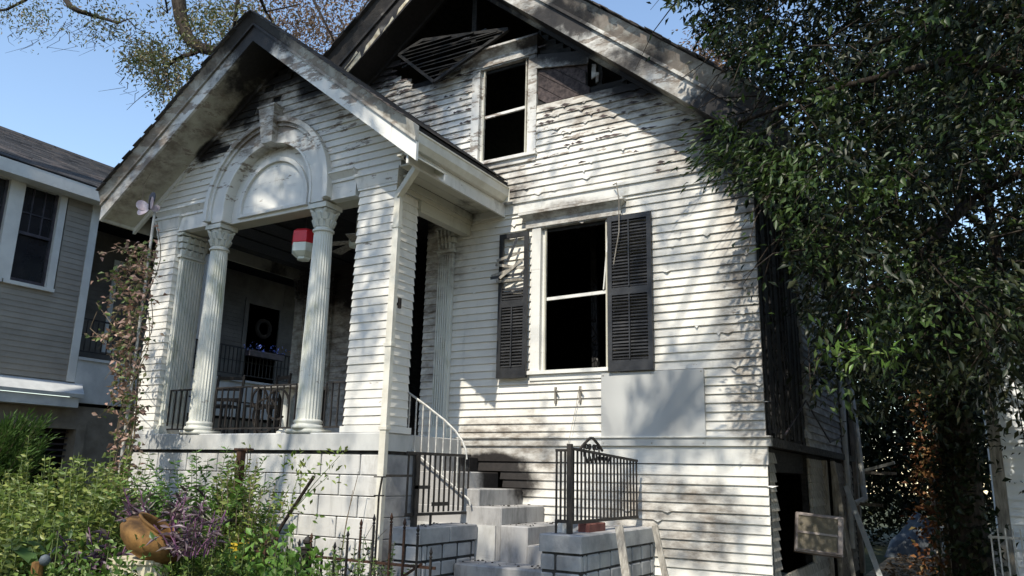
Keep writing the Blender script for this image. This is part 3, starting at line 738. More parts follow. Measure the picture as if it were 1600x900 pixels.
# entablature with its moulding, split by the arch
for xa, xb in ((-10.34,-9.20),(-6.86,-6.44)):
    m = MB(); m.box(xa, xb, YP-.01, YP+.3, 4.97, 5.20); m.box(xa, xb, YP-.03, YP+.28, 5.19, 5.23)
    m.hexa([(xa,YP-.03,5.231),(xb,YP-.03,5.231),(xb,YP+.1,5.231),(xa,YP+.1,5.231),(xa,YP-.085,5.30),(xb,YP-.085,5.30),(xb,YP+.1,5.30),(xa,YP+.1,5.30)]); m.box(xa, xb, YP-.095, YP+.1, 5.301, 5.325)
    part('entablature', m, M['trim'], house)
m = MB(); m.box(-6.438, -5.74, YP-.005, YP+.3, 5.222, 5.33); part('frieze_block', m, M['trim'], house)
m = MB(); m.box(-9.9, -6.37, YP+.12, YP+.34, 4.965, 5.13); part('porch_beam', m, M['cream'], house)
# arch
AZ, RO, RI = 5.15, 1.18, .82
def arch_ring(r0, r1, y0, y1, legs, seg=40, a0=0, a1=math.pi, closed=True):
    m = MB(); pts = []
    for i in range(seg+1):
        a = a0+(a1-a0)*i/seg; pts.append((math.cos(a), math.sin(a)))
    ring = [(PX+c*r1, AZ+s*r1, PX+c*r0, AZ+s*r0) for c, s in pts]
    if legs: ring = [(ring[0][0], legs, ring[0][2], legs)]+ring+[(ring[-1][0], legs, ring[-1][2], legs)]
    nn = len(ring)
    for xo,zo,xi,zi in ring: m.v += [(xo,y0,zo),(xi,y0,zi),(xi,y1,zi),(xo,y1,zo)]
    for i in range(nn-1):
        a = i*4; b = a+4
        for k in range(4): m.f.append((a+k, a+(k+1)%4, b+(k+1)%4, b+k))
    m.f.append((3,2,1,0)); e = (nn-1)*4; m.f.append((e,e+1,e+2,e+3)); return m
arch = part('arch', arch_ring(RI, RO-.12, YP-.045, YP+.2, 4.975), M['trim'], house)
part('arch_moulding', arch_ring(RO-.12, RO-.07, YP-.075, YP+.1, 5.0), M['trim'], arch)
part('arch_moulding', arch_ring(RO-.07, RO, YP-.11, YP+.1, 5.0), M['trim'], arch)
part('arch_moulding', arch_ring(RI-.001, RI+.03, YP-.06, YP+.1, 4.98), M['trim'], arch)
def half_disc(r, y0, y1, zb, seg=32):
    poly = [(PX-r,zb),(PX+r,zb)]+[(PX+r*math.cos(math.pi*i/seg), AZ+r*math.sin(math.pi*i/seg)) for i in range(seg+1)]
    return MB().prism_y(poly, y0, y1)
ty = part('tympanum', half_disc(RI-.002, YP+.10, YP+.16, 4.97), M['trim'], house)
part('panel_moulding', arch_ring(.60, .66, YP+.06, YP+.11, 5.06), M['trim'], ty)
m = MB(); m.box(PX-.66, PX+.66, YP+.055, YP+.11, 5.02, 5.059); part('panel_moulding', m, M['trim'], ty)
m = MB(); z0, z1 = 5.96, 6.46
m.hexa([(PX-.10,YP-.13,z0),(PX+.10,YP-.13,z0),(PX+.10,YP+.1,z0),(PX-.10,YP+.1,z0),(PX-.15,YP-.19,z1),(PX+.15,YP-.19,z1),(PX+.15,YP+.1,z1),(PX-.15,YP+.1,z1)])
m.box(PX-.165, PX+.165, YP-.205, YP+.1, z1+.001, z1+.03); part('keystone', m, M['trim'], arch)

# pediment of the porch
PRZ, PY0, PRX = 7.24, 6.40, -7.94
PL_, PR_ = .722, .79
def pz(x, off=0): return PRZ-(PL_*(PRX-x) if x < PRX else PR_*(x-PRX))+off
gw = MB(); gb = []
z = 5.325
while z < 7.2:
    hw = PRZ-(z+.10)
    if hw > .06:
        iv = [(PRX-hw/PL_, PRX+hw/PR_)]
        if z < AZ+RO:
            hh = math.sqrt(max(0, (RO-.03)**2-(max(z+.05,AZ)-AZ)**2)); iv = sub(iv, PX-hh, PX+hh)
        for a, b in iv:
            gw.box(a, b, YP+.015, YP+.06, z, z+.10)
            if b-a > .05: gb.append((a, b, z, z+.10, hw))
    z += .10
gable = part('porch_gable', gw, M['char'], house)
for a, b, z0, z1, hw in gb:
    if z0 > 6.85 and random.random() < .5: continue
    iv = [(a,b)]
    if random.random() < (.75 if z0 > 6.5 else .0): c = random.uniform(a,b); iv = sub(iv, c-.15*random.random(), c+.3*random.random())
    for a2, b2 in iv:
        if b2-a2 > .05:
            lo = a2-(.10/PL_ if abs(a2-(PRX-hw/PL_)) < .01 else 0); hi = b2+(.10/PR_ if abs(b2-(PRX+hw/PR_)) < .01 else 0)
            part('clapboard', clap(lo, hi, z0, z1, YP, al=a2, br=b2), M['paint'], gable)
for x, z, w_ in ((-7.3,6.62,.2),(-9.05,6.05,.16),(-8.62,6.5,.18)):
    m = MB(); m.box(x-w_, x+w_, YP-.03, YP-.012, z, z+.085); part('charred_board', m, M['char'], gable)
# porch roof
for side in (-1,1):
    xe = -10.88 if side < 0 else -5.05; xo = xe
    lo, hi = (xe, PRX) if side < 0 else (PRX, xe)
    lo_, hi_ = lo, hi
    if side > 0: hi = -5.17
    m = MB(); m.hexa([(lo,PY0+.03,pz(lo,.26)),(hi,PY0+.03,pz(hi,.26)),(hi,YF-.03,pz(hi,.26)),(lo,YF-.03,pz(lo,.26)),(lo,PY0+.03,pz(lo,.40)),(hi,PY0+.03,pz(hi,.40)),(hi,YF-.03,pz(hi,.40)),(lo,YF-.03,pz(lo,.40))])
    rf = part('porch_roof', m, M['char'], house)
    hi = hi_
    def rk(name, y0, y1, za, zb, mat): 
        return part(name, MB().prism_y([(lo,pz(lo,za)),(hi,pz(hi,za)),(hi,pz(hi,zb)),(lo,pz(lo,zb))], y0, y1), mat, rf)
    rk('barge_board', PY0, PY0+.04, 0, .24, M['trim'])
    rk('barge_moulding', PY0-.03, PY0+.03, .225, .265, M['crown'])
    mm = MB(); mm.hexa([(lo,PY0-.02,pz(lo,.266)),(hi,PY0-.02,pz(hi,.266)),(hi,PY0+.03,pz(hi,.266)),(lo,PY0+.03,pz(lo,.266)),(lo,PY0-.08,pz(lo,.42)),(hi,PY0-.08,pz(hi,.42)),(hi,PY0+.03,pz(hi,.42)),(lo,PY0+.03,pz(lo,.42))])
    part('crown_moulding', mm, M['crown'], rf)
    rk('soffit', PY0+.042, YP+.0, .03, .045, M['cream'])
    rk('frieze_strip', YP-.05, YP-.004, -.05, .028, M['trim'])
    # shingle courses
    mm = MB(); k = 27
    for i in range(k):
        t0 = i/k; xe_ = -5.16 if side > 0 else xe; xa = xe_+(PRX-xe_)*t0; xb = xe_+(PRX-xe_)*(t0+1.5/k)
        if (side < 0 and xb > PRX) or (side > 0 and xb < PRX): xb = PRX
        yy = PY0-.10-random.random()*.03-(.13 if i % 2 else 0)
        while yy < YF-.03:
            wv = random.uniform(.22,.34); y2 = min(yy+wv, YF-.03)
            if y2-yy < .05: break
            j = random.random()*.006
            A, B = (xa, xb) if side < 0 else (xb, xa)
            oa, ob = (.425+j, .405) if side < 0 else (.405, .425+j)
            mm.hexa([(A,max(yy,PY0-.13),pz(A,oa)),(B,max(yy,PY0-.13),pz(B,ob)),(B,y2-.006,pz(B,ob)),(A,y2-.006,pz(A,oa)),(A,max(yy,PY0-.13),pz(A,oa+.012)),(B,max(yy,PY0-.13),pz(B,ob+.012)),(B,y2-.006,pz(B,ob+.012)),(A,y2-.006,pz(A,oa+.012))])
            yy = y2
    part('shingle', mm, M['shingle'], rf, kind='stuff')
    if side < 0:      # left eave box
        m = MB(); m.box(xe-.02, xe+.02, PY0+.045, YF, pz(xe,.0), pz(xe,.25)); part('fascia', m, M['cream'], rf)
ER2 = -5.19
# right eave: boxed soffit of planks, fascia and gutter
m = MB(); m.box(ER2-.03, ER2, PY0+.045, YF-.03, 4.97, 5.17); eave = part('fascia', m, M['trim'], house)
for k in range(3):
    xa = -5.70+k*.165
    m = MB(); m.box(xa+.004, xa+.161 if k < 2 else ER2-.10, (7.0,6.72,PY0+.06)[k], YF-.03, 5.085, 5.105); part('soffit_plank', m, M['cream'], eave)
m = MB(); m.box(ER2-.11, ER2-.06, PY0+.1, YF-.04, 5.05, 5.082); part('rotten_lath', m, M['char'], eave)
m = MB(); gy0, gy1 = PY0+.03, YF-.17
m.add([(x,y,z) for y in (gy0,gy1) for x,z in ((ER2+.005,5.14),(ER2+.06,5.14),(ER2+.12,5.20),(ER2+.12,5.30),(ER2+.135,5.31),(ER2+.135,5.325),(ER2+.105,5.325),(ER2+.105,5.21),(ER2+.05,5.155),(ER2+.02,5.155),(ER2+.02,5.32),(ER2+.005,5.32))],
      [(i,(i+1)%12,12+(i+1)%12,12+i) for i in range(12)]+[tuple(reversed(range(12))),tuple(range(12,24))])
gut = part('gutter', m, M['zinc'], house)
m = MB(); m.box(ER2+.003, ER2+.14, gy1+.0005, gy1+.01, 5.13, 5.33); part('gutter_end', m, M['zinc'], gut)
# beam and frieze over the side opening
m = MB(); m.box(-5.86, -5.74, 7.44, YF-.03, 4.78, 5.06); m.box(-5.735, -5.70, 7.05, YF-.03, 4.99, 5.08); m.box(-5.738, -5.72, 7.05, YF-.03, 4.93, 4.988); part('side_beam', m, M['cream'], house)
# downspout
m = MB(); m.bar((ER2-.06,6.72,5.06), (-5.70,6.94,4.83), .07, .09); m.bar((-5.70,6.94,4.86), (-5.71,6.94,.5), .085, .06, (0,1,0))
ds = part('downspout', m, M['zinc'], house)
for z in (4.42, 3.0, 2.06):
    m = MB(); m.box(-5.765, -5.65, 6.90, 6.985, z, z+.035); part('pipe_strap', m, M['zinc'], ds)
m = MB(); m.box(-5.77, -5.745, 7.0, 7.06, 3.4, 3.62); m.box(-5.745, -5.66, 7.02, 7.04, 3.50, 3.53); m.box(-5.68, -5.655, 7.01, 7.05, 3.46, 3.58); part('gate_hinge', m, M['iron'], house)
# porch railing between the columns
def rail_panel(xa, xb, y, z0, z1, n):
    r_ = part('porch_railing', MB().box(xa, xb, y-.014, y+.014, z1-.02, z1), M['iron'], house); part('bottom_rail', MB().box(xa, xb, y-.012, y+.012, z0, z0+.02), M['iron'], r_)
    for i in range(n+1):
        x = xa+(xb-xa)*i/n; part('bar', MB().box(x-.008, x+.008, y-.008, y+.008, z0+.021, z1-.021), M['iron'], r_)
    return r_
rail_panel(-9.76, -9.30, 7.14, 2.10, 2.66, 4)
rp = rail_panel(-8.80, -7.32, 7.14, 2.10, 2.66, 13)
rail_panel(-6.82, -6.40, 7.14, 2.10, 2.66, 4)
# side opening rail on the left of the porch
r2 = part('porch_railing', MB().box(XL+.02, XL+.05, 7.55, 9.8, 2.64, 2.66), M['iron'], house); part('bottom_rail', MB().box(XL+.02, XL+.05, 7.55, 9.8, 2.1, 2.12), M['iron'], r2)
for i in range(16): part('bar', MB().box(XL+.027, XL+.043, 7.62+i*.14, 7.636+i*.14, 2.121, 2.639), M['iron'], r2)
m = MB(); m.box(-6.62, -6.60, YF-.05, YF-.03, 2.98, 3.08); m.box(-6.64,-6.58,YF-.06,YF-.045,2.96,3.10); part('light_switch', m, M['darkmetal'], house) if False else None
# ================================================================== concrete stair, block planters, iron panels
st = thing('concrete_stair', 'grey concrete steps climbing along the wall to the porch side opening', 'stairs', (-4.9,8,0))
tops = [(-5.76,-5.50,1.812,7.60),(-5.50,-5.19,1.627,7.60),(-5.19,-4.84,1.442,7.585),(-4.84,-4.54,1.256,7.57),(-4.54,-4.20,1.07,7.55),(-4.20,-3.86,.885,7.545)]
xs = -5.76
for i, (xa, xb, zt, yf) in enumerate([( -5.76,-5.50,1.812,7.60),(-5.76,-5.19,1.627,7.592),(-5.76,-4.84,1.442,7.584),(-5.76,-4.54,1.256,7.576)]):
    zb = zt-.186 if i < 3 else .0
    m = MB().bbox(xa, xb, yf, YF-.03, zb+.001, zt, .012); part('step', m, M['step'], st)
m = MB().bbox(-4.539, -4.20, 7.555, YF-.03, 0, 1.07, .012); part('step', m, M['step'], st)
m = MB().bbox(-4.199, -3.62, 7.548, YF-.03, 0, .885, .012); part('step', m, M['step'], st)
m = MB().bbox(-4.82, -3.60, 7.10, 7.547, 0, .70, .014); part('step', m, M['step'], st)
m = MB(); m.box(-5.9, -4.60, 7.555, 7.574, 0, 1.06); part('side_wall', m, M['block'], st)
# fix: charred rubbish on the treads
deb = MB()
for k in range(120):
    x0_, x1_, z_, y0_ = random.choice([(-4.84,-4.54,1.256,7.6),(-4.54,-4.2,1.07,7.6),(-4.2,-3.7,.885,7.6),(-4.8,-3.7,.70,7.15),(-5.15,-4.85,1.075,6.55)])
    x = random.uniform(x0_, x1_-.02); y = random.uniform(y0_, y0_+ (.35 if z_ in (.70,) else .9)); s = random.uniform(.008,.028)
    deb.hexa([(x,y,z_+.001),(x+s,y+s*.3,z_+.001),(x+s*.8,y+s,z_+.001),(x-s*.2,y+s*.8,z_+.001),(x+s*.2,y,z_+s*.5),(x+s*.8,y+s*.4,z_+s*.4),(x+s*.6,y+s*.9,z_+s*.5),(x,y+s*.7,z_+s*.3)])
part('burnt_crumbs', deb, M['charboard'], st, kind='stuff')

def planter(x0, x1, y0, y1, top, label, dark):
    t = thing('block_planter', label, 'planter wall', ((x0+x1)/2,(y0+y1)/2,0), 'block planters beside the steps')
    core = MB().box(x0+.012, x1-.012, y0+.012, y1-.012, 0, top-.02); part('mortar_core', core, M['darkmortar'], t)
    cap = .155
    part('cap_block', MB().bbox(x0-.012, x1+.012, y0-.012, (y0+y1)/2-.004, top-cap, top, .01), M['planter'], t)
    part('cap_block', MB().bbox(x0-.012, x1+.012, (y0+y1)/2+.004, y1, top-cap, top, .01), M['planter'], t)
    h, l = .158, .27; r_ = 0; z = top-cap-.02
    while z > .02:
        zb = max(z-h+.022, 0)
        for (a, b, ax) in ((x0,x1,'x'),(y0,y1,'y')):
            p = a - (l*.5 if r_ % 2 else .12)
            while p < b:
                q = p+l; u, v = max(p,a), min(q,b)
                if v-u > .04:
                    g = .011
                    if ax == 'x': pj = random.uniform(-.004,.006); part('block', MB().bbox(u+(g if u>a else .0), v-(g if v<b else .0), y0-pj, y0+.06, zb+random.uniform(0,.004), z-random.uniform(0,.004), .012), M['planter'], t)
                    else:
                        for xx, sg in ((x1-.05,1),(x0,-1)):
                            part('block', MB().bbox(xx, xx+.05+random.uniform(-.004,.005), max(u,a+.061)+g, v-g, zb+random.uniform(0,.004), z-random.uniform(0,.004), .012), M['planter'], t)
                p = q
        z -= h; r_ += 1
    return t
planter(-5.15, -4.83, 6.5, 7.54, 1.07, 'grey block planter wall left of the steps behind the picket fence', True)
planter(-3.58, -3.17, 6.69, YF-.04, 1.08, 'grey block planter wall right of the steps with planks leaning on it', True)

def iron_panel(t, pts_bars, z0, z1, width=.018):
    pass
# left panel: stands along the planter
pl = thing('iron_gate_panel', 'black iron bar panel standing on the left block planter', 'iron panel', (-5.0,7.05,1.07), 'iron panels on the planters')
part('rail', MB().bar((-5.0,6.46,1.795),(-5.0,7.63,1.80),.022,.03), M['iron'], pl); part('rail', MB().bar((-5.0,6.48,1.19),(-5.0,7.61,1.18),.022,.03), M['iron'], pl)
for i in range(13):
    y = 6.49+i*(1.11/12); wv = .016
    part('bar', MB().box(-5.0-wv/2, -5.0+wv/2, y-wv/2, y+wv/2, 1.205, 1.782), M['iron'], pl)
part('post', MB().box(-5.025, -4.975, 6.60, 6.65, 1.07, 1.78), M['iron'], pl)
part('post', MB().box(-5.01, -4.99, 6.90, 6.92, 1.07, 1.18), M['iron'], pl)
part('latch_plate', MB().box(-4.99, -4.975, 6.6, 6.85, 1.44, 1.475), M['iron'], pl)
part('latch_plate', MB().box(-4.99, -4.975, 6.9, 7.2, 1.265, 1.305), M['iron'], pl)
part('hinge_arm', MB().bar((-5.68,6.98,1.56),(-5.0,6.62,1.57),.02,.025), M['iron'], pl)
# right panel: turns the corner
pr_ = thing('iron_gate_panel', 'black iron bar panel with scrolled crest on the right block planter', 'iron panel', (-3.3,7.5,1.08), 'iron panels on the planters')
part('rail', MB().bar((-3.50,6.83,1.84),(-3.34,6.82,1.84),.025,.025), M['iron'], pr_); part('rail', MB().bar((-3.50,6.83,1.19),(-3.34,6.82,1.19),.025,.03), M['iron'], pr_)
part('rail', MB().bar((-3.35,6.84,1.86),(-3.30,8.42,1.785),.022,.025), M['iron'], pr_); part('rail', MB().bar((-3.35,6.84,1.18),(-3.30,8.42,1.185),.022,.03), M['iron'], pr_)
for i in range(4):
    x = -3.49+i*.045; part('bar', MB().box(x-.008, x+.008, 6.82, 6.836, 1.2, 1.83), M['iron'], pr_)
for i in range(19):
    t = i/18; y = 6.9+1.5*t; x = -3.348+.047*t; part('bar', MB().box(x-.008, x+.008, y-.008, y+.008, 1.195, 1.845-.07*t), M['iron'], pr_)
part('post', MB().box(-3.37, -3.325, 6.80, 6.845, 1.08, 1.90), M['iron'], pr_); part('post', MB().box(-3.50, -3.485, 6.82, 6.84, 1.08, 1.2), M['iron'], pr_)
m = MB()
for i in range(15):
    a0, a1 = math.pi*i/15, math.pi*(i+1)/15
    zz = lambda a: 1.86+.13*(1-abs(math.cos(a)))**.8
    m.bar((-3.34,7.30-.26*math.cos(a0),zz(a0)),(-3.34,7.30-.26*math.cos(a1),zz(a1)),.02)
for c, r_ in ((7.18,.028),(7.42,.028),(7.25,.03),(7.36,.03)):
    for i in range(10):
        a0, a1 = 2*math.pi*i/10, 2*math.pi*(i+1)/10
        m.bar((-3.34,c+r_*math.cos(a0),1.89+r_*.8*math.sin(a0)),(-3.34,c+r_*math.cos(a1),1.89+r_*.8*math.sin(a1)),.012)
for i in range(6): m.bar((-3.34,7.15+i*.1,1.80),(-3.34,7.2+i*.1,1.74),.014); m.bar((-3.34,7.2+i*.1,1.74),(-3.34,7.25+i*.1,1.80),.014)
for i in range(4): m.bar((-3.34,7.12+i*.12,1.79),(-3.34,7.12+i*.12,1.90),.012)
part('crest', m, M['iron'], pr_, kind='stuff')
# burnt clutter on the right planter: bricks and a tile
m = MB().bbox(-3.42,-3.30,7.15,7.55,1.08,1.16,.01); single('loose_brick', m, plain('brick_red', (.10,.035,.03),(.18,.07,.055),8), 'dark red brick lying on the right block planter under the iron panel', 'brick')
m = MB(); m.hexa([(-3.55,6.95,1.08),(-3.45,6.95,1.08),(-3.4,7.5,1.08),(-3.55,7.5,1.08),(-3.54,6.97,1.17),(-3.50,6.97,1.17),(-3.5,7.5,1.15),(-3.54,7.5,1.15)]); single('stone_slab', m, M['slabc'], 'pale broken slab lying on the right planter behind the iron panel', 'stone')
# stair handrail
hr = thing('stair_handrail', 'pale thin metal handrail following the porch steps', 'handrail', (-5.4,7.53,1.3))
tp = [(-5.95,7.53,2.575),(-5.89,7.53,2.555),(-5.6,7.53,2.385),(-5.31,7.53,2.2),(-5.15,7.53,2.075),(-5.05,7.53,1.96),(-5.0,7.53,1.86),(-4.985,7.53,1.76)]
part('top_rail', MB().tube(tp, .014, .012, 6), M['palegrey'], hr)
part('lower_rail', MB().tube([(-5.90,7.53,1.955),(-5.6,7.53,1.76),(-5.2,7.53,1.50),(-4.93,7.53,1.32),(-4.915,7.53,1.26)], .011, .011, 6), M['palegrey'], hr)
for i in range(9):
    x = -5.83+i*.103
    if x > -5.0: break
    zt = np.interp(x, [p[0] for p in tp], [p[2] for p in tp]); zb = np.interp(x, [-5.9,-5.6,-5.2,-4.93], [1.955,1.76,1.50,1.32])
    mm = MB(); k = 7
    for q in range(k): 
        a = q*.8; za, zb2 = zb+(zt-zb)*q/k, zb+(zt-zb)*(q+1)/k
        mm.add([(x-.007,7.523,za),(x+.007,7.523,za),(x+.007,7.537,za),(x-.007,7.537,za),(x-.005,7.525,zb2),(x+.005,7.525,zb2),(x+.005,7.535,zb2),(x-.005,7.535,zb2)], [(0,1,5,4),(1,2,6,5),(2,3,7,6),(3,0,4,7)])
    part('baluster', mm, M['palegrey'], hr)
part('newel', MB().box(-5.895,-5.865,7.515,7.545,1.80,2.56), M['palegrey'], hr)
# planks leaning on the right planter
pls = []
for (a, b, wv, lab) in (((-2.95,7.05,1.16),(-2.62,6.7,.0),.075,'weathered plank leaning on the right planter nearest the steps'),((-2.86,7.75,1.14),(-2.52,7.5,.0),.06,'narrow split plank leaning on the planter close to the wall')):
    m = MB().bar(a, b, wv, .022, (0,1,0)); single('leaning_plank', m, M['oldwood'], lab, 'plank', 'planks leaning on the planter')

# ================================================================== things on and in the porch
lt = thing('hanging_lantern', 'red and milky white faceted lantern hanging by the right porch column', 'lantern', (-7.55,7.36,4.55))
def hexring(x, y, prof, seg=6, rot=.35):
    return MB().lathe(prof, (x,y,0), seg, Matrix.Rotation(rot,3,'Z'))
lx, ly = -7.72, 7.45
part('lantern_top', hexring(lx,ly,[(.185,4.61),(.19,4.62),(.19,4.77),(.14,4.81),(.05,4.83)]), M['red'], lt)
m = MB()
for i in range(2):
    a = .35+i*math.pi/3*3+math.pi*1.72
part('lantern_glass', hexring(lx,ly,[(.11,4.43),(.18,4.49),(.184,4.608)]), M['milk'], lt)
part('lantern_foot', hexring(lx,ly,[(.08,4.39),(.095,4.40),(.095,4.429)]), M['milk'], lt)
a = .35-math.pi/3+.0
p1 = (lx+.169*math.cos(R(-20)), ly+.169*math.sin(R(-20)))
m = MB(); m.tube([(lx,ly,4.831),(lx,ly,5.09)], .008, .008, 6); part('lantern_chain', m, M['darkmetal'], lt)
cf_ = thing('ceiling_fan', 'pale ceiling fan seen behind the right column under the porch ceiling', 'fan', (-7.2,7.9,4.6))
m = MB(); m.lathe([(.02,4.62),(.09,4.63),(.11,4.70),(.09,4.76),(.02,4.77)], (-7.2,7.9,0), 16); m.tube([(-7.2,7.9,4.76),(-7.2,7.9,5.10)], .015, .015, 6); part('fan_motor', m, M['milk'], cf_)
for i in range(5):
    a = 2*math.pi*i/5+.3; c_, s_ = math.cos(a), math.sin(a); dz = -.10 if i in (0,3) else -.03
    def Q(r_, t, z): return (-7.2+c_*r_-s_*t, 7.9+s_*r_+c_*t, z)
    m = MB().hexa([Q(.1,-.05,4.67),Q(.55,-.075,4.67+dz),Q(.55,.075,4.69+dz),Q(.1,.05,4.69),Q(.1,-.05,4.68),Q(.55,-.075,4.68+dz),Q(.55,.075,4.70+dz),Q(.1,.05,4.70)]); part('fan_blade', m, M['oldwood'], cf_)
# wrought iron scroll table on the porch
tb = thing('scroll_table', 'black wrought iron table with round scrolls behind the porch railing', 'table', (-8.05,7.65,2.04))
m = MB()
for (cx_, cz_, r_) in ((-8.15,2.30,.22),(-7.93,2.44,.20),(-8.28,2.52,.14)):
    for i in range(18):
        a0, a1 = 2*math.pi*i/18*.85, 2*math.pi*(i+1)/18*.85
        m.bar((cx_+r_*math.cos(a0),7.42,cz_+r_*math.sin(a0)),(cx_+r_*math.cos(a1),7.42,cz_+r_*math.sin(a1)),.022)
part('scroll_frame', m, M['iron'], tb)
part('table_top', MB().bbox(-8.4,-7.5,7.4,7.9,2.66,2.70,.01), M['oldwood'], tb)
for x in (-8.35,-7.55):
    for y in (7.48,7.85): part('leg', MB().box(x-.02,x+.02,y-.02,y+.02,2.04,2.659), M['iron'], tb)
m = MB().lathe([(.07,2.04),(.10,2.05),(.10,2.09),(.065,2.12),(.06,2.5),(.075,2.56),(.10,2.60),(.10,2.655)], (-7.98,7.62,0), 16); single('pedestal', m, M['column'], 'short pale turned pedestal under the iron scroll table', 'pedestal', smooth=False)
def chair(x, y, rz_, lab):
    t = thing('porch_chair', lab, 'chair', (x,y,2.04), 'chairs on the porch'); t.rotation_euler.z = rz_
    def lp(name, mm): 
        me = _mesh(name, mm); me.materials.append(M['iron']); o = bpy.data.objects.new(name, me); COL.objects.link(o); o.parent = t; OFF[o] = OFF[t]
    lp('seat', MB().bbox(-.22,.22,-.22,.22,.42,.45,.01))
    for a in (-.2,.2):
        lp('leg', MB().box(a-.015,a+.015,-.215,-.185,0,.419)); lp('leg', MB().box(a-.015,a+.015,.185,.215,0,.419))
        lp('back_post', MB().bar((a,.2,.451),(a,.26,.92),.03))
    for k in range(3): lp('back_rail', MB().bar((-.185,.215+k*.022,.55+k*.16),(.185,.215+k*.022,.55+k*.16),.02,.05))
chair(-9.45, 7.75, .4, 'dark chair on the porch behind the left column'); chair(-8.75, 7.95, -.3, 'dark chair on the porch left of the scroll table')
chair(-6.85, 8.1, .1, 'dark chair on the porch right of the right column')
m = MB().bbox(-7.15,-6.8,8.80,9.1,2.04,2.66,.02); m.box(-7.16,-6.79,8.79,8.80,2.3,2.33); single('charred_cabinet', m, M['charboard'], 'small charred cabinet in the porch side opening by the steps', 'cabinet')

# ================================================================== fallen vent, air conditioner, loose pipes
gv = thing('gable_vent', 'charred triangular louvered vent hanging loose under the burnt gable', 'vent', (-6.3,8.45,7.5))
A, B, C_ = Vector((-7.05,8.40,7.80)), Vector((-6.33,8.36,7.15)), Vector((-5.15,8.46,7.72))
D_ = Vector((-6.66,8.46,7.97))
for p, q in ((A,B),(B,C_),(C_,D_),(D_,A)): part('frame', MB().bar(p,q,.045,.05,(0,1,0)), M['char'], gv)
for k in range(11):
    z = 7.22+k*.066
    xl_ = A.x+(B.x-A.x)*(A.z-z)/(A.z-B.z) if z < A.z else A.x+(D_.x-A.x)*(z-A.z)/(D_.z-A.z)
    xr_ = B.x+(C_.x-B.x)*(z-B.z)/(C_.z-B.z) if z < C_.z else C_.x+(D_.x-C_.x)*(z-C_.z)/(D_.z-C_.z)
    dl, dr_ = random.gauss(0,.012), random.gauss(0,.018); m = MB(); m.hexa([(xl_,8.37,z-.02+dl),(xr_,8.40,z-.02+dr_),(xr_,8.41,z-.02+dr_),(xl_,8.38,z-.02+dl),(xl_,8.42,z+.035+dl),(xr_,8.45,z+.035+dr_),(xr_,8.46,z+.035+dr_),(xl_,8.43,z+.035+dl)]); part('slat', m, M['char'], gv)
ac = thing('window_air_conditioner', 'dusty window air conditioner tilting out of the burnt side wall', 'air conditioner', (-1.72,10.1,1.0))
ac.rotation_euler = (R(-6), R(5), R(12))
def al(name, mm, mat):
    me = _mesh(name, mm); me.materials.append(mat); o = bpy.data.objects.new(name, me); COL.objects.link(o); o.parent = ac; OFF[o] = OFF[ac]; return o
al('case', MB().bbox(-.26,.26,-.2,.42,-.22,.22,.012), M['accase'])
al('grille_frame', MB().box(-.25,-.225,-.222,-.2005,-.2,.2).box(.20,.25,-.222,-.2005,-.2,.2).box(-.224,.199,-.222,-.2005,.185,.2).box(-.224,.199,-.222,-.2005,-.2,-.185).box(-.224,.199,-.220,-.2005,-.012,.012), M['accase'])
fins = MB()
for i in range(38):
    x = -.222+i*.0111
    fins.box(x, x+.006, -.212, -.2004, -.184, -.013); fins.box(x, x+.006, -.212, -.2004, .013, .184)
al('fins', fins, M['acface'])
# pipes and wires down the side wall
def pipe(name, pts, r_, mat, lab, cat='pipe', seg=7): return single(name, MB().tube(pts, r_, r_, seg), mat, lab, cat)
pipe('drain_pipe', [(-1.80,14.6,3.2),(-1.74,14.5,2.4),(-1.70,14.4,1.55),(-1.66,14.2,1.35),(-1.80,14.0,1.28)], .05, M['pvc'], 'pale drain pipe on the side wall with a bent lower end')
pipe('vent_pipe', [(-1.86,14.0,3.6),(-1.86,13.9,2.0),(-1.85,13.8,.6)], .045, M['pvc'], 'straight grey pipe fixed upright on the burnt side wall')
pipe('copper_pipe', [(-1.45,13.0,4.5),(-1.58,12.8,3.9)], .022, M['copper'], 'short copper coloured pipe end poking up among the leaves')
pipe('thin_pipe', [(-1.60,12.8,3.75),(-1.78,12.6,3.1)], .015, M['pvc'], 'thin pale stick of pipe under the copper end')
pipe('electric_cable', [(-1.85,9.2,2.1),(-1.83,10.5,2.6),(-1.8,12.0,2.15),(-1.78,13.2,2.3)], .012, M['darkmetal'], 'dark cable sagging along the charred side wall', 'cable', 5)
for (a, b, wv, lab) in (((-1.80,13.2,1.55),(-1.22,12.2,.05),.07,'long pale plank leaning on the side wall down to the alley'),((-1.85,12.4,1.9),(-1.62,12.2,.1),.06,'grey upright board leaning on the burnt side wall'),
                        ((-1.85,15.5,1.8),(-1.25,15.0,1.95),.05,'pale stick jutting out over the alley'),((-1.85,15.4,1.78),(-1.25,15.2,1.77),.05,'flat grey lath jutting level over the alley'),((-1.84,14.2,1.28),(-1.35,13.6,1.27),.05,'short grey board end sticking out low from the side wall')):
    single('loose_board', MB().bar(a,b,wv,.022,(0,1,0)), M['pvc'] if 'pale' in lab else M['oldwood'], lab, 'board')
for k, (x, y, r_, l, lab) in enumerate(((-1.1,13.5,.5,.8,'grey plank lying across the alley dirt near the camera side'),(-.9,15.5,-.2,.9,'bleached plank lying in the middle of the alley'),(-1.2,17.6,.1,1.0,'dark plank lying far down the alley'),(-.75,14.3,.05,.7,'pale short board lying by the orange shrub'))):
    c_, s_ = math.cos(r_), math.sin(r_); single('fallen_plank', MB().bar((x-c_*l/2,y-s_*l/2,.08),(x+c_*l/2,y+s_*l/2,.10),.12,.03), M['oldwood'], lab, 'plank', 'planks fallen in the alley')
m = MB()
gx, gy = 14, 9
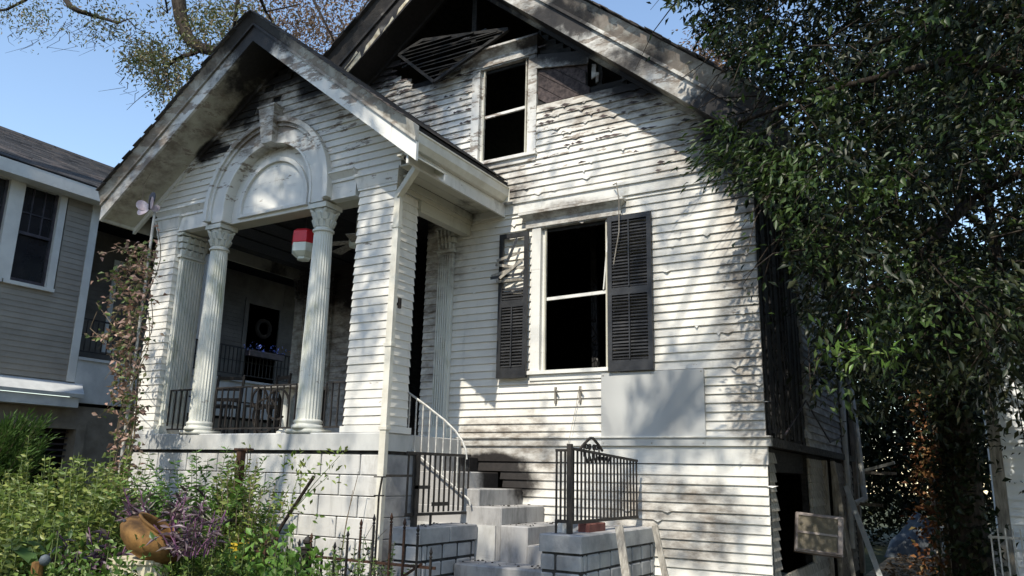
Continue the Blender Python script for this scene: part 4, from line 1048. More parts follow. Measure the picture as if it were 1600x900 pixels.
for i in range(gx+1):
    for j in range(gy+1):
        u, v = i/gx, j/gy; h = .75*math.sin(math.pi*u)**.7*math.sin(math.pi*v)**.6*(1+.25*math.sin(9*u+5*v)+.15*math.sin(17*v-6*u)); m.v.append((-2.0+1.3*u, 19.5+1.2*v, .05+max(0,h)))
for i in range(gx):
    for j in range(gy): a = i*(gy+1)+j; m.f.append((a,a+gy+1,a+gy+2,a+1))
single('tarp_heap', m, M['tarp'], 'dull grey tarp heaped at the dark end of the alley', 'tarp', smooth=True)
# leaf litter in the alley
c = np.stack([RNG.uniform(-1.7,-.3,1400), RNG.uniform(9.5,24,1400), np.full(1400,.06)+RNG.uniform(0,.05,1400)],1)
me = leaf_mesh('leaf_litter', c, unit(1400)*np.array([1,1,.25]), RNG.uniform(.06,.14,1400), .5, .3, M['litter']); o = bpy.data.objects.new('leaf_litter', me); COL.objects.link(o); o['kind'] = 'stuff'

# ================================================================== the taupe house on the left
NX = -13.5
nb = thing('taupe_house', 'taupe clapboard house with grey roof beyond the porch on the left', 'house', (NX-2,8,0))
nw = MB()
for y0, y1, z0, z1 in ((2,4.2,3.35,6.4),(4.2,6.55,3.35,4.5),(5.5,5.65,4.5,6.4),(4.2,5.55,6.3,6.4),(5.6,6.62,6.3,6.4)): pass
nw.box(NX-.15, NX-.03, 2, 7.78, 3.0, 4.52); nw.box(NX-.15, NX-.03, 2, 5.35, 4.52, 6.4); nw.box(NX-.15, NX-.03, 7.28, 7.78, 4.52, 6.4); nw.box(NX-.15,NX-.03,5.35,7.28,6.28,6.4); nw.box(NX-.15,NX-.03,6.40,6.56,4.52,6.28)
nwall = part('side_wall', nw, M['nsiding'], nb)
for i in range(36):
    z0 = 3.02+.093*i
    if z0 > 6.32: break
    for ya, yb in (((2,7.78),) if z0+.05 < 4.47 else ((2,5.35),(7.34,7.78))):
        part('clapboard', clap_x(ya, yb, z0, z0+.093, NX, .014), M['nsiding'], nwall)
def nwin(y0, y1, z0, z1):
    m = MB(); x = NX
    m.box(x-.1,x+.045,y0-.12,y0,z0-.02,z1+.0); m.box(x-.1,x+.045,y1,y1+.12,z0-.02,z1+.0); m.box(x-.1,x+.046,y0-.118,y1+.118,z1+.001,z1+.12); m.box(x-.1,x+.07,y0-.13,y1+.13,z0-.08,z0-.021)
    f = part('window', m, M['ntrim'], nb)
    zm = (z0+z1)/2
    part('pane', MB().box(x-.09,x-.08,y0+.03,y1-.03,z0+.03,z1-.0), M['glassdark'], f)
    m = MB(); m.box(x-.075,x-.03,y0,y0+.04,z0,z1); m.box(x-.075,x-.03,y1-.04,y1,z0,z1); m.box(x-.075,x-.03,y0+.04,y1-.04,z0,z0+.05); m.box(x-.06,x-.02,y0+.04,y1-.04,zm-.02,zm+.03); part('sash', m, M['darkmetal'], f)
    m = MB()
    for k in (1,2): yy = y0+(y1-y0)*k/3; m.box(x-.078,x-.055,yy-.01,yy+.01,zm+.03,z1)
    m.box(x-.0785,x-.0555,y0+.04,y1-.04,zm+.36,zm+.38); part('muntin', m, M['darkmetal'], f)
nwin(6.58, 7.18, 4.55, 6.20); nwin(5.55, 6.34, 4.55, 6.20)
part('corner_board', MB().box(NX-.1,NX+.03,7.78,7.92,3.0,6.30), M['ntrim'], nb)
# recessed gallery beyond the corner board
m = MB(); m.box(NX-1.5,NX-1.4,7.8,20,2.9,6.4); m.box(NX-1.4,NX-.03,7.76,7.779,2.9,6.3); bw = part('gallery_wall', m, M['nshaded'], nb)
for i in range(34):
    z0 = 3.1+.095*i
    for ya, yb in ((7.95,12.62),(13.84,20)): part('clapboard', clap_x(ya, yb, z0, z0+.095, NX-1.4, .014), M['nshaded'], bw)
m = MB(); m.box(NX-1.43,NX-1.37,12.62,12.74,3.0,5.5); m.box(NX-1.43,NX-1.37,13.72,13.84,3.0,5.5); m.box(NX-1.43,NX-1.368,12.62,13.84,5.5,5.62); fr = part('door', m, M['nshaded'], nb)
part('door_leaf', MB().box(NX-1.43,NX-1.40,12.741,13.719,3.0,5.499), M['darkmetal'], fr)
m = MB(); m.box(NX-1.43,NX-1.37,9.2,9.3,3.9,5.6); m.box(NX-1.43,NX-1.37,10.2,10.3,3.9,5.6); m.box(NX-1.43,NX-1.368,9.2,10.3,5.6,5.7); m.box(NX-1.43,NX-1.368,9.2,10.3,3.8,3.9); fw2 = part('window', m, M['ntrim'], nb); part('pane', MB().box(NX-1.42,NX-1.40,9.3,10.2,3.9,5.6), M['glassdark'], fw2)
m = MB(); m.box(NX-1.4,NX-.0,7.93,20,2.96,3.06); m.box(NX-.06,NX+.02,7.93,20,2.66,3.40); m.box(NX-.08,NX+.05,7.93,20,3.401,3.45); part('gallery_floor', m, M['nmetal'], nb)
m = MB(); m.box(NX-.02,NX+.0,7.93,20,4.12,4.15); m.box(NX-.02,NX+.0,7.93,20,3.55,3.57); m.box(NX-.018,NX-.002,7.93,20,3.84,3.855); gr = part('gallery_railing', m, M['iron'], nb)
bm_ = _mesh('bar', MB().box(-.008,.008,-.008,.008,3.575,4.119)); bm_.materials.append(M['iron'])
for i in range(58): inst('bar', bm_, gr, (NX-.01, 8.02+i*.105, 0))
for y in (10.35, 14.6, 17.5): part('gallery_post', MB().box(NX-.10,NX+.02,y,y+.12,3.46,6.3), M['ntrim'], nb)
m = MB(); m.box(NX-1.4,NX+.0,7.93,20,6.2,6.26); part('gallery_ceiling', m, M['ndark'], nb)
# lower storey: ledge, dark carport with a pale frame
m = MB(); m.hexa([(NX-.05,2,2.94),(NX+.32,2,2.72),(NX+.32,7.95,2.72),(NX-.05,8.1,2.94),(NX-.05,2,3.02),(NX+.33,2,2.78),(NX+.33,7.95,2.78),(NX-.05,8.1,3.02)]); m.box(NX-.05,NX+.28,2,7.9,2.55,2.715); part('ledge', m, M['nmetal'], nb)
m = MB(); m.box(NX-.3,NX-.02,2,20,2.30,2.6); m.box(NX-.3,NX-.02,8.2,8.6,0,2.3); m.box(NX-.3,NX-.02,2,6.0,0,2.3); m.box(NX-.3,NX-.021,8.6,20,0,2.3); part('lower_wall', m, M['nstucco'], nb)
m = MB(); m.box(NX-.28,NX+.03,6.0,8.25,2.2,2.31); m.box(NX-.28,NX+.032,8.08,8.25,0,2.2); m.box(NX-.28,NX+.032,5.95,6.1,0,2.2); part('carport_frame', m, M['nstucco'], nb)
m = MB(); m.box(NX-5,NX-4.9,2,9,0,2.9); m.box(NX-5,NX-.3,8.26,8.35,0,2.6); m.box(NX-5,NX-.3,5.8,5.9,0,2.6); m.box(NX-5,NX-.3,2,20,2.62,2.7); part('carport_room', m, M['ndark'], nb)
for i in range(5):
    part('carport_slat', MB().box(NX-.20,NX-.18,6.11,8.07,2.16-.1*i-.03,2.16-.1*i), M['darkmetal'], nb)
m = MB(); m.box(NX-6,NX-.15,2,2.1,0,6.4); m.box(NX-6,NX-.15,19.9,20,0,6.4); part('end_wall', m, M['nsiding'], nb)
# roof
rx0, rzE, rxR, rzR = NX+.32, 6.40, NX-3.6, 8.40
m = MB(); m.hexa([(rx0,1.8,rzE-.02),(rx0,20.2,rzE-.02),(rxR,20.2,rzR-.02),(rxR,1.8,rzR-.02),(rx0,1.8,rzE+.05),(rx0,20.2,rzE+.05),(rxR,20.2,rzR+.05),(rxR,1.8,rzR+.05)])
m.hexa([(rxR,1.8,rzR-.02),(rxR,20.2,rzR-.02),(rxR-4,20.2,6.4),(rxR-4,1.8,6.4),(rxR,1.8,rzR+.05),(rxR,20.2,rzR+.05),(rxR-4,20.2,6.47),(rxR-4,1.8,6.47)])
nr = part('roof', m, M['darkmortar'], nb)
sh = MB(); k = 26; slope = (rzR-rzE)/(rxR-rx0)
for i in range(k):
    xa = rx0+.03+(rxR-rx0)*i/k; xb = xa+(rxR-rx0)*1.35/k
    za, zb = rzE+.05+slope*(xa-rx0), rzE+.05+slope*(xb-rx0)
    y = 1.8-random.random()*.3
    while y < 13:
        y2 = y+random.uniform(.24,.40); j = random.random()*.007
        sh.hexa([(xa,y,za+.006),(xa,y2-.008,za+.006),(xb,y2-.008,zb+.001),(xb,y,zb+.001),(xa,y,za+.02+j),(xa,y2-.008,za+.02+j),(xb,y2-.008,zb+.008),(xb,y,zb+.008)]); y = y2
part('shingle', sh, M['shingle'], nr, kind='stuff')
m = MB(); y = 1.8
while y < 13:
    y2 = y+random.uniform(.7,1.1); m.hexa([(rxR-.14,y,rzR-.03),(rxR+.14,y,rzR-.03),(rxR+.14,y2,rzR-.03),(rxR-.14,y2,rzR-.03),(rxR-.03,y,rzR+.09+random.random()*.02),(rxR+.03,y,rzR+.09),(rxR+.03,y2,rzR+.09),(rxR-.03,y2,rzR+.09)]); y = y2-.04
part('ridge_cap', m, M['shingle'], nr)
m = MB(); m.box(NX+.30,NX+.345,1.8,20.2,6.20,6.42); m.box(NX-.05,NX+.299,1.8,20.2,6.21,6.24); part('fascia', m, M['ntrim'], nb)
# wreath on the far door and flowers on the railing
m = MB().lathe([(.20+.05*math.cos(a),.05*math.sin(a)) for a in [2*math.pi*i/8 for i in range(9)]], (0,0,0), 18, Matrix.Rotation(R(90),3,'Y'), close=False)
m.v = [(x+NX-1.35,y+13.22,z+4.95) for x,y,z in m.v]; wr = single('door_wreath', m, M['bark'], 'small twig wreath hanging on the dark door of the taupe house', 'wreath')
fb = thing('flower_box', 'box of blue flowers hooked on the far gallery railing', 'flower box', (NX+.1,12.0,4.02)); part('box', MB().bbox(NX+.03,NX+.17,11.55,12.55,3.98,4.10,.01), M['darkmetal'], fb)
c = np.stack([RNG.uniform(NX+.02,NX+.2,60), RNG.uniform(11.5,12.6,60), RNG.uniform(4.10,4.26,60)],1); leaf_part('petals', c, unit(60,.5), .06, M['blueflower'], fb)
fb = thing('flower_pot', 'orange flowers in a pot on the far gallery railing', 'flower pot', (NX+.1,12.9,4.02)); part('pot', MB().lathe([(.06,3.98),(.09,4.12)], (NX+.1,12.9,0), 12), M['terracotta'], fb)
c = np.stack([RNG.uniform(NX+.02,NX+.2,30), RNG.uniform(12.8,13.05,30), RNG.uniform(4.12,4.28,30)],1); leaf_part('petals', c, unit(30,.5), .09, M['orangeflower'], fb)

# ================================================================== the white house and fence on the right
wb = thing('white_house', 'white clapboard building seen through the vines at the right edge', 'house', (2.2,14,0))
m = MB(); m.box(.15,6,12.02,18,0,3.75); ww = part('front_wall', m, M['wsiding'], wb)
for i in range(33): part('clapboard', clap(.26, 6, .45+i*.1, .55+i*.1, 12.0), M['wsiding'], ww)
part('corner_board', MB().box(.12,.255,11.96,12.1,0,3.78), M['oldwood'], wb)
m = MB(); m.hexa([(-.1,11.6,3.72),(6.2,11.6,3.72),(6.2,18.2,4.6),(-.1,18.2,4.6),(-.1,11.6,3.84),(6.2,11.6,3.84),(6.2,18.2,4.72),(-.1,18.2,4.72)]); part('roof', m, M['shingle'], wb)
part('fascia', MB().box(-.1,6.2,11.56,11.599,3.68,3.85), M['ntrim'], wb)
mf = thing('picket_fence', 'pale metal picket fence at the right end of the alley', 'fence', (1,11.2,0))
part('rail', MB().box(.0,4,11.19,11.21,1.0,1.03), M['palegrey'], mf); part('rail', MB().box(.0,4,11.19,11.21,.2,.23), M['palegrey'], mf)
for i in range(30): part('picket', MB().box(.02+i*.075,.036+i*.075,11.17,11.188,.08,1.12), M['palegrey'], mf)
for x, y, lab in ((-.72,15.2,'weathered fence post left of the orange shrub'),(-.42,12.6,'weathered fence post right of the orange shrub')):
    m = MB().bbox(x-.05,x+.05,y-.05,y+.05,0,1.75,.01); single('fence_post', m, M['oldwood'], lab, 'post', 'posts along the alley')
# ================================================================== front garden
def px(x, y, Y):            # a point on the line of sight through (x, y) at depth Y, used to measure the branches
    d = cr*((x-800)/1222.9)+cu*((450-y)/1222.9)+cf; return np.array(CAM_POS+d*(Y/d.y))
def to_px(P):
    d = np.asarray(P)-np.array(CAM_POS); z = d@np.array(cf); return 800+1222.9*(d@np.array(cr))/z, 450-1222.9*(d@np.array(cu))/z, z
fe = thing('iron_fence', 'low black iron picket fence with spear points along the front garden', 'fence', (-6.5,6.05,0))
part('rail', MB().box(-10.5,-4.30,6.04,6.06,.76,.785), M['rust'], fe); part('rail', MB().box(-10.5,-4.30,6.04,6.06,.18,.205), M['rust'], fe)
hts = {0:.95,1:1.14,2:1.19,3:1.23,4:1.21,5:1.16,6:1.05}
i = 0; x = -4.34
while x > -10.4:
    h = hts[i % 7] if i < 7 else (1.05,.98,.90)[i % 3]*.95
    m = MB(); m.box(x-.009,x+.009,6.022,6.039,.05,h-.10)
    m.lathe([(.004,h-.10),(.016,h-.09),(.016,h-.08),(.008,h-.07),(.018,h-.045),(.003,h)], (x,6.03,0), 6)
    part('picket', m, M['iron'] if random.random() < .6 else M['rust'], fe); x -= .157 + (.05 if i in (3,) else 0); i += 1
m = MB(); m.box(-5.90,-5.82,6.0,6.08,0,.84); m.box(-5.91,-5.81,5.99,6.09,.841,.86); m.lathe([(.01,.861),(.02,.87),(.045,.90),(.045,.925),(.02,.955),(.004,.965)], (-5.86,6.04,0), 12)
part('post', m, M['iron'], fe)
m = MB(); m.bar((-4.45,6.05,.80),(-4.75,6.05,.62),.02); part('brace', m, M['rust'], fe)
# iron candle stake by the downspout
sk_ = thing('plant_stake', 'black iron stake with two rings in front of the downspout', 'plant stake', (-5.45,6.6,0))
part('shaft', MB().tube([(-5.45,6.6,0),(-5.45,6.6,1.35),(-5.42,6.6,1.55)], .011, .011, 6), M['iron'], sk_)
for z, r_ in ((1.55,.06),(1.36,.05)):
    m = MB(); 
    for k in range(14):
        a0, a1 = 2*math.pi*k/14, 2*math.pi*(k+1)/14; m.bar((-5.45+r_*math.cos(a0),6.6+r_*math.sin(a0),z),(-5.45+r_*math.cos(a1),6.6+r_*math.sin(a1),z),.012)
    part('ring', m, M['iron'], sk_)

def stem_shrub(name, label, cat, cx, cy, rx, ry, hmin, hmax, n, lm, leafsize, pairs, stem, group=None, lean=.25, wid=.52, droop=0., z0=.0, bare=.15, up=.35):
    t = thing(name, label, cat, (cx,cy,z0), group)
    sm = MB(); C, D, S = [], [], []
    for k in range(n):
        a = random.uniform(0,2*math.pi); q = math.sqrt(random.random())
        bx, by = cx+rx*q*math.cos(a)*.75, cy+ry*q*math.sin(a)*.75
        h = random.uniform(hmin,hmax)*(1-.3*q*q)
        lx_, ly_ = math.cos(a)*q*lean*h+random.gauss(0,.05), math.sin(a)*q*lean*h+random.gauss(0,.05)
        pts = []
        for i in range(5):
            s = i/4; pts.append((bx+lx_*s**1.4, by+ly_*s**1.4, z0+h*s-droop*h*s**3))
        sm.tube(pts, .007, .003, 4)
        P = np.array(pts)
        for i in range(pairs):
            s = bare+(1-bare)*(i+random.random()*.5)/pairs
            f = s*4; j = min(int(f),3); p = P[j]+(P[j+1]-P[j])*(f-j)
            an = i*2.4+random.random()*.6
            for sg in (0,math.pi):
                C.append(p); D.append((math.cos(an+sg), math.sin(an+sg), up+random.gauss(0,.3))); S.append(leafsize*random.uniform(.6,1.15)*(1-.35*s))
    part('stem', sm, stem, t, True)
    leaf_part('foliage', C, D, S, lm, t, wid, .22, flat=.35)
    return t
stem_shrub('leafy_shrub','bushy green shrub at the far left bottom corner of the garden','shrub',-9.9,5.0,1.0,.6,1.0,1.7,125,M['shrubleaf'],.125,20,M['greenstem'],'leafy green shrubs')
stem_shrub('leafy_shrub','tall green shrub with two upright shoots in front of the dark carport','shrub',-9.5,5.7,.85,.5,1.3,1.9,112,M['shrubleaf'],.125,22,M['greenstem'],'leafy green shrubs')
stem_shrub('leafy_shrub','light green shrub growing against the foot of the vine pole','shrub',-8.5,5.3,.7,.5,1.1,1.7,112,M['shrubleaf'],.12,22,M['greenstem'],'leafy green shrubs')
stem_shrub('leafy_shrub','low green shrub in the near left foreground below the tall shoots','shrub',-8.3,4.5,.8,.5,.7,1.3,125,M['shrubleaf'],.125,18,M['greenstem'],'leafy green shrubs')
stem_shrub('leafy_shrub','green shrub between the carport and the vine pole with a pointed top','shrub',-9.3,6.3,.45,.4,1.3,1.85,44,M['shrubleaf'],.09,24,M['greenstem'],'leafy green shrubs')
stem_shrub('leafy_shrub','small round green shrub to the right of the clay urn','shrub',-6.5,5.35,.32,.3,.75,1.2,36,M['shrubleaf'],.07,16,M['greenstem'],'leafy green shrubs')
# individual tall shoots
for (x, y, h, lab) in ((-10.0,5.5,2.0,'single tall leafy shoot above the left shrubs'),(-9.15,5.75,2.1,'single tall shoot in front of the dark carport opening'),(-8.75,5.8,1.95,'single leafy shoot close to the vine pole')):
    stem_shrub('tall_shoot', lab, 'plant', x, y, .06, .06, h-.1, h, 5, M['shrubleaf'], .10, 30, M['greenstem'], 'tall shoots above the shrubs', .1)
# juniper
t = thing('juniper', 'feathery dark green juniper at the left edge beside the carport', 'conifer', (-12.2,6.2,0))
sm = MB(); C, D, S = [], [], []
for k in range(70):
    a = random.uniform(-.9,1.4); h = random.uniform(.8,2.1); l = random.uniform(.5,1.25)
    p0 = Vector((-12.4,6.2,h*.55)); p1 = p0+Vector((math.cos(a)*l, math.sin(a)*l*.5-.1, h*.45+.1)); sm.tube([p0,(p0+p1)/2+Vector((0,0,-.05)),p1], .012, .003, 4)
    for i in range(110):
        s = random.uniform(.25,1.05); p = p0+(p1-p0)*s; d = (p1-p0).normalized()
        o = Vector((random.gauss(0,.06),random.gauss(0,.06),random.gauss(0,.05)))*(1.2-s*.6)
        C.append(p+o); D.append(d*1.2+o*8+Vector((0,0,.15))); S.append(random.uniform(.07,.15))
part('branch', sm, M['twig'], t); leaf_part('foliage', C, D, S, M['juniperleaf'], t, .16, .2)

# climbing vine on its pole
vp_ = single('vine_pole', MB().tube([(-9.28,6.2,0),(-9.28,6.2,4.95)], .022, .018, 8), M['palegrey'], 'slim pale pole that carries the vine in front of the left pillar', 'pole')
t = thing('climbing_vine', 'reddish and green climbing vine wound up a pole beside the left pillar', 'vine', (-9.25,6.2,0))
sm = MB(); C, D, S = [], [], []
for k in range(11):
    ph = random.uniform(0,6.28); r0 = random.uniform(.04,.12); top = random.uniform(2.5,4.85); pts = []
    for i in range(26):
        z = .3+(top-.3)*i/25; rr_ = r0+.10*math.sin(z*1.7+ph)**2
        pts.append((-9.28+rr_*math.cos(ph+z*2.2), 6.2+rr_*math.sin(ph+z*2.2)*.8, z))
    sm.tube(pts, .008, .005, 4)
    for i in range(60):
        p = Vector(pts[random.randrange(2,26)]); C.append(p+Vector((random.gauss(0,.06),random.gauss(0,.06),random.gauss(0,.05)))); D.append((random.gauss(0,1),random.gauss(0,1)-.4,random.gauss(-.1,.7))); S.append(random.uniform(.06,.12))
for k in range(44):           # loose runners, most of them to the left around head height
    z = random.uniform(2.4,4.5); l = random.uniform(.25,.75)*(1.0 if z > 3.1 else .5); sg = -1 if random.random() < .8 else 1
    if sg > 0: l *= .45
    p0 = Vector((-9.28,6.15,z)); p1 = p0+Vector((sg*l*.6,-.05,.12*random.uniform(-1,1))); p2 = p0+Vector((sg*l,-.1+random.gauss(0,.1),random.uniform(-.35,.15)))
    sm.tube([p0,p1,p2], .006, .003, 4)
    for i in range(int(12+l*14)):
        s = random.random(); p = p0.lerp(p1,s*2) if s < .5 else p1.lerp(p2,s*2-1)
        C.append(p+Vector((random.gauss(0,.04),random.gauss(0,.04),random.gauss(0,.04)))); D.append((random.gauss(0,1),random.gauss(0,1)-.4,random.gauss(-.2,.7))); S.append(random.uniform(.05,.10))
for pp in ([(-9.28,6.2,3.3),(-9.7,6.15,3.35),(-10.15,6.1,3.75)],[(-9.28,6.2,3.5),(-9.75,6.1,3.15),(-10.2,6.1,3.4),(-10.1,6.1,3.62)],[(-9.28,6.2,2.6),(-9.5,6.1,2.9),(-9.75,6.1,3.05)],[(-9.28,6.2,4.2),(-9.8,6.1,4.5)]): sm.tube(pp, .007, .004, 4)
part('stem', sm, M['twig'], t); leaf_part('foliage', C, D, S, M['vineleaf'], t, .55, .3, flat=.2)
# painted metal flower-fly on top of the pole
t = thing('garden_ornament', 'painted metal butterfly ornament on top of the vine pole', 'ornament', (-9.28,6.15,4.95))
def petal(cx, cy, cz, ax, l, wv, tilt):
    m = MB(); a = Vector((math.cos(ax),0,math.sin(ax))); b = Vector((-math.sin(ax),0,math.cos(ax))); pr_ = []
    for i in range(12):
        q = 2*math.pi*i/12; pr_.append(Vector((cx,cy,cz))+a*(l*.5*(1-math.cos(q)))+b*(wv*.5*math.sin(q)*(1.15-.3*math.cos(q)))+Vector((0,tilt*.5*(1-math.cos(q)),0)))
    V = [tuple(p) for p in pr_]+[tuple(p+Vector((0,.006,0))) for p in pr_]
    return m.add(V, [tuple(range(12)),tuple(reversed(range(12,24)))]+[(12+i,12+(i+1)%12,(i+1)%12,i) for i in range(12)])
for ax, l, wv, mt, tl in ((2.75,.21,.11,'butter',-.08),(3.4,.20,.09,'butter',-.05),(.35,.21,.12,'butter',-.1),(-.1,.17,.08,'butter',.03),(1.45,.23,.12,'darkmetal',.0)):
    part('wing', petal(-9.28,6.12,4.97,ax,l,wv,tl), M[mt], t)
part('body', MB().tube([(-9.28,6.12,4.95),(-9.26,6.10,5.05),(-9.22,6.08,5.10)], .02, .012, 7), M['darkmetal'], t)
m = MB(); pts = [(-9.36,6.12,5.0),(-9.47,6.12,5.15),(-9.48,6.12,5.35),(-9.36,6.12,5.5)]; m.tube(pts, .006, .004, 5); part('antenna', m, M['twig'], t)

# clay urn tipped over on its ribbed stand
US = .82
t = thing('clay_urn', 'large rusty terracotta urn tilted on a ribbed cream stand', 'urn', (-6.97,5.0,.76))
Mx = Matrix.Rotation(R(-20),3,'X') @ Matrix.Rotation(R(24),3,'Y')
def pr(m): 
    m.v = [tuple(Mx @ (Vector(v)*US)+Vector((-6.97,5.0,.79))) for v in m.v]; return m
prof = [(.10,-.02),(.22,.0),(.33,.07),(.40,.16),(.405,.22),(.36,.28),(.28,.315),(.27,.335),(.30,.35),(.30,.365),(.26,.37),(.25,.33),(.30,.25),(.33,.18),(.05,.06)]
part('urn_body', pr(MB().lathe(prof, seg=36, close=False)), M['terracotta'], t, True)
part('handle_hole', pr(MB().lathe([(.055,-.012),(.062,.0),(.055,.012),(.045,.0)], (0,0,0), 14, Matrix.Translation((0,0,0)).to_3x3() @ Matrix.Rotation(R(70),3,'X'), close=False)) if False else pr(MB().tube([(-.20,-.345,.20),(-.13,-.375,.235),(-.10,-.375,.23)], .022, .018, 8)), M['darkmetal'], t)
m = MB().lathe([(.27,.0),(.28,.02),(.27,.05),(.26,.72),(.28,.74),(.28,.775)], (-6.98,5.0,-.02), 56, flute=1, depth=.05); single('ribbed_stand', m, M['creampot'], 'ribbed cream stand under the terracotta urn', 'plant stand')
# purple heart around the urn
def strap(name, label, cx, cy, cz, n, l0, l1, mat, stem, spread, group=None, zb=.6):
    t = thing(name, label, 'plant', (cx,cy,max(cz,0)), group); C, D, S = [], [], []; sm = MB()
    for k in range(n):
        a = random.uniform(0,6.28); q = math.sqrt(random.random())*spread; h = random.uniform(.08,.42)
        b = Vector((cx+q*math.cos(a), cy+q*math.sin(a)*.8, cz)); tp_ = b+Vector((math.cos(a)*.12+random.gauss(0,.05), math.sin(a)*.12+random.gauss(0,.05), h)); sm.tube([b,b.lerp(tp_,.5)+Vector((0,0,.03)),tp_], .007, .005, 4)
        for i in range(6):
            s = .3+.7*i/6; C.append(b.lerp(tp_,s)); an = a+i*2.2+random.gauss(0,.3); D.append((math.cos(an),math.sin(an),zb+random.gauss(0,.45))); S.append(random.uniform(l0,l1))
    part('stem', sm, stem, t); leaf_part('foliage', C, D, S, mat, t, .2, .5); return t
strap('purple_plant','purple leaved plant spilling behind the tipped clay urn',-7.2,5.42,1.0,30,.09,.19,M['purpleleaf'],M['purplestem'],.42,'purple trailing plants')
strap('purple_plant','purple leaved plant hanging on the right side of the urn',-6.42,5.1,.80,26,.09,.17,M['purpleleaf'],M['purplestem'],.22,'purple trailing plants',.1)
strap('purple_plant','purple leaved plant low on the left of the urn stand',-7.55,4.9,.6,12,.12,.2,M['purpleleaf'],M['purplestem'],.3,'purple trailing plants',.1)
# rusty post wrapped in creeper
m = MB(); m.box(-7.20,-7.13,6.2,6.27,0,1.80); m.box(-7.24,-7.02,6.19,6.28,1.801,1.825); single('rusty_post', m, M['rust'], 'rusty iron post wrapped in creeper in front of the block wall', 'post')
t = thing('post_creeper','small leaved creeper climbing up the rusty post','vine',(-7.16,6.2,0)); sm = MB(); C, D, S = [], [], []
for k in range(5):
    ph = k*1.3; pts = [(-7.165+.075*math.cos(ph+z*5), 6.23+.085*math.sin(ph+z*5), z) for z in np.linspace(.05,1.2+.16*k,18)]; part('stem', MB().tube(pts, .007, .004, 4), M['twig'], t)
    for i in range(70): p = Vector(random.choice(pts)); C.append(p+Vector((random.gauss(0,.05),random.gauss(0,.05)-.04,random.gauss(0,.04)))); D.append((random.gauss(0,1),random.gauss(0,1)-.6,random.gauss(0,.6))); S.append(random.uniform(.05,.10))
leaf_part('foliage', C, D, S, M['shrubleaf'], t, .5, .25, flat=.25)
stem_shrub('creeper_bush','thin leaved creeper bush tangled round the rusty post','bush',-6.98,6.18,.42,.22,.9,1.8,90,M['shrubleaf'],.115,20,M['twig'],None,.2)
stem_shrub('feathery_plant','bright feathery plant arching left of the rusty post','plant',-7.65,6.15,.45,.25,1.6,2.25,70,M['fernleaf'],.14,30,M['greenstem'],None,.5,.3,.15)
t = thing('leaning_branch','cut branch leaning right from the rusty post with leafy tips','branch',(-6.7,6.2,.5)); part('stick', MB().tube([(-6.85,6.2,.3),(-6.4,6.2,1.03),(-6.0,6.2,1.54)], .022, .018, 7), M['bark'], t)
C, o_ = clumps([(-6.35,6.15,1.3),(-6.2,6.15,1.5),(-6.1,6.15,1.62),(-5.75,6.15,1.55),(-5.62,6.15,1.75),(-5.9,6.15,1.5),(-6.25,6.15,1.7),(-6.1,6.2,1.15)], 14, .07); leaf_part('leaves', C, o_+unit(len(C))*.03+[0,0,.02], .07, M['shrubleaf'], t, flat=.3)
sm = MB()
for a in ((-6.35,6.2,1.3),(-6.2,6.2,1.6),(-5.62,6.15,1.75),(-5.75,6.15,1.55)): sm.tube([(-6.3,6.2,1.15),((a[0]-6.3)/2,6.18,(a[2]+1.2)/2),a], .006, .003, 4)
part('twigs', sm, M['greenstem'], t)
stem_shrub('fence_bush','dense green bush growing through the picket fence beside the planter','bush',-5.05,6.0,.38,.25,.6,1.08,40,M['brightleaf'],.065,18,M['greenstem'],None,.3)
stem_shrub('fence_bush','thin dark leaved bush behind the spear points','bush',-5.7,6.35,.3,.2,.7,1.1,20,M['darkleaf'],.07,14,M['greenstem'],None,.3)
t = thing('dry_stalks','tall thin dry stalks bending in front of the white block wall','plant',(-6.2,6.6,0)); sm = MB()
for pts in ([(-6.1,6.7,.0),(-6.0,6.75,1.1),(-5.93,6.8,1.55),(-5.88,6.75,1.6)],[(-6.05,6.7,.3),(-5.98,6.7,.9),(-5.9,6.7,1.4)],[(-5.2,6.3,.6),(-5.35,6.3,.95),(-5.25,6.3,1.1)],[(-5.15,6.3,.5),(-5.3,6.35,.9),(-5.12,6.35,1.05)]): part('stalk', MB().tube(pts, .006, .003, 4), M['twig'], t)
# ground-hugging plants along the bottom of the view
def low(name, label, cx, cy, rx, ry, h, n, mat, ls, wid=.5, group=None):
    t = thing(name, label, 'plant', (cx,cy,0), group); sm = MB()
    C = np.stack([RNG.normal(cx,rx*.5,n), RNG.normal(cy,ry*.5,n), np.abs(RNG.normal(h*.6,h*.28,n))],1); D = unit(n,.5)
    for k in range(0,n,14): p = C[k]; sm.tube([(p[0]*.9+cx*.1,p[1]*.9+cy*.1,0),(p[0],p[1],p[2])], .006, .004, 4)
    part('stem', sm, M['greenstem'], t); leaf_part('foliage', C, D, RNG.uniform(.6,1.2,n)*ls, mat, t, wid, .25, flat=.4); return t
low('ground_plant','leafy green plants filling the bed under the urn',-6.9,4.45,1.2,.35,.72,1900,M['brightleaf'],.085,.5,'bedding plants')
low('ground_plant','leafy green plants in the bed below the rusty post',-6.6,5.5,1.0,.5,.8,1400,M['brightleaf'],.085,.5,'bedding plants')
low('ground_plant','yellow green broad leaved plants beside the ball topped fence post',-5.95,5.75,.6,.3,.86,600,M['fernleaf'],.10,.6,'bedding plants')
low('ground_plant','mixed dark leaves in the lower left corner of the bed',-9.0,4.0,1.4,.5,.6,1500,M['shrubleaf'],.09,.5,'bedding plants')
low('ground_plant','small green plants along the foot of the picket fence',-5.3,5.75,.8,.3,.6,500,M['brightleaf'],.07,.5,'bedding plants')
m = MB().lathe([(.07,.0),(.10,.13),(.11,.13),(.11,.15)], (-6.75,5.95,.70), 16); single('yellow_pot', m, M['yellow'], 'small yellow pot half hidden among the leaves by the rusty post', 'pot')
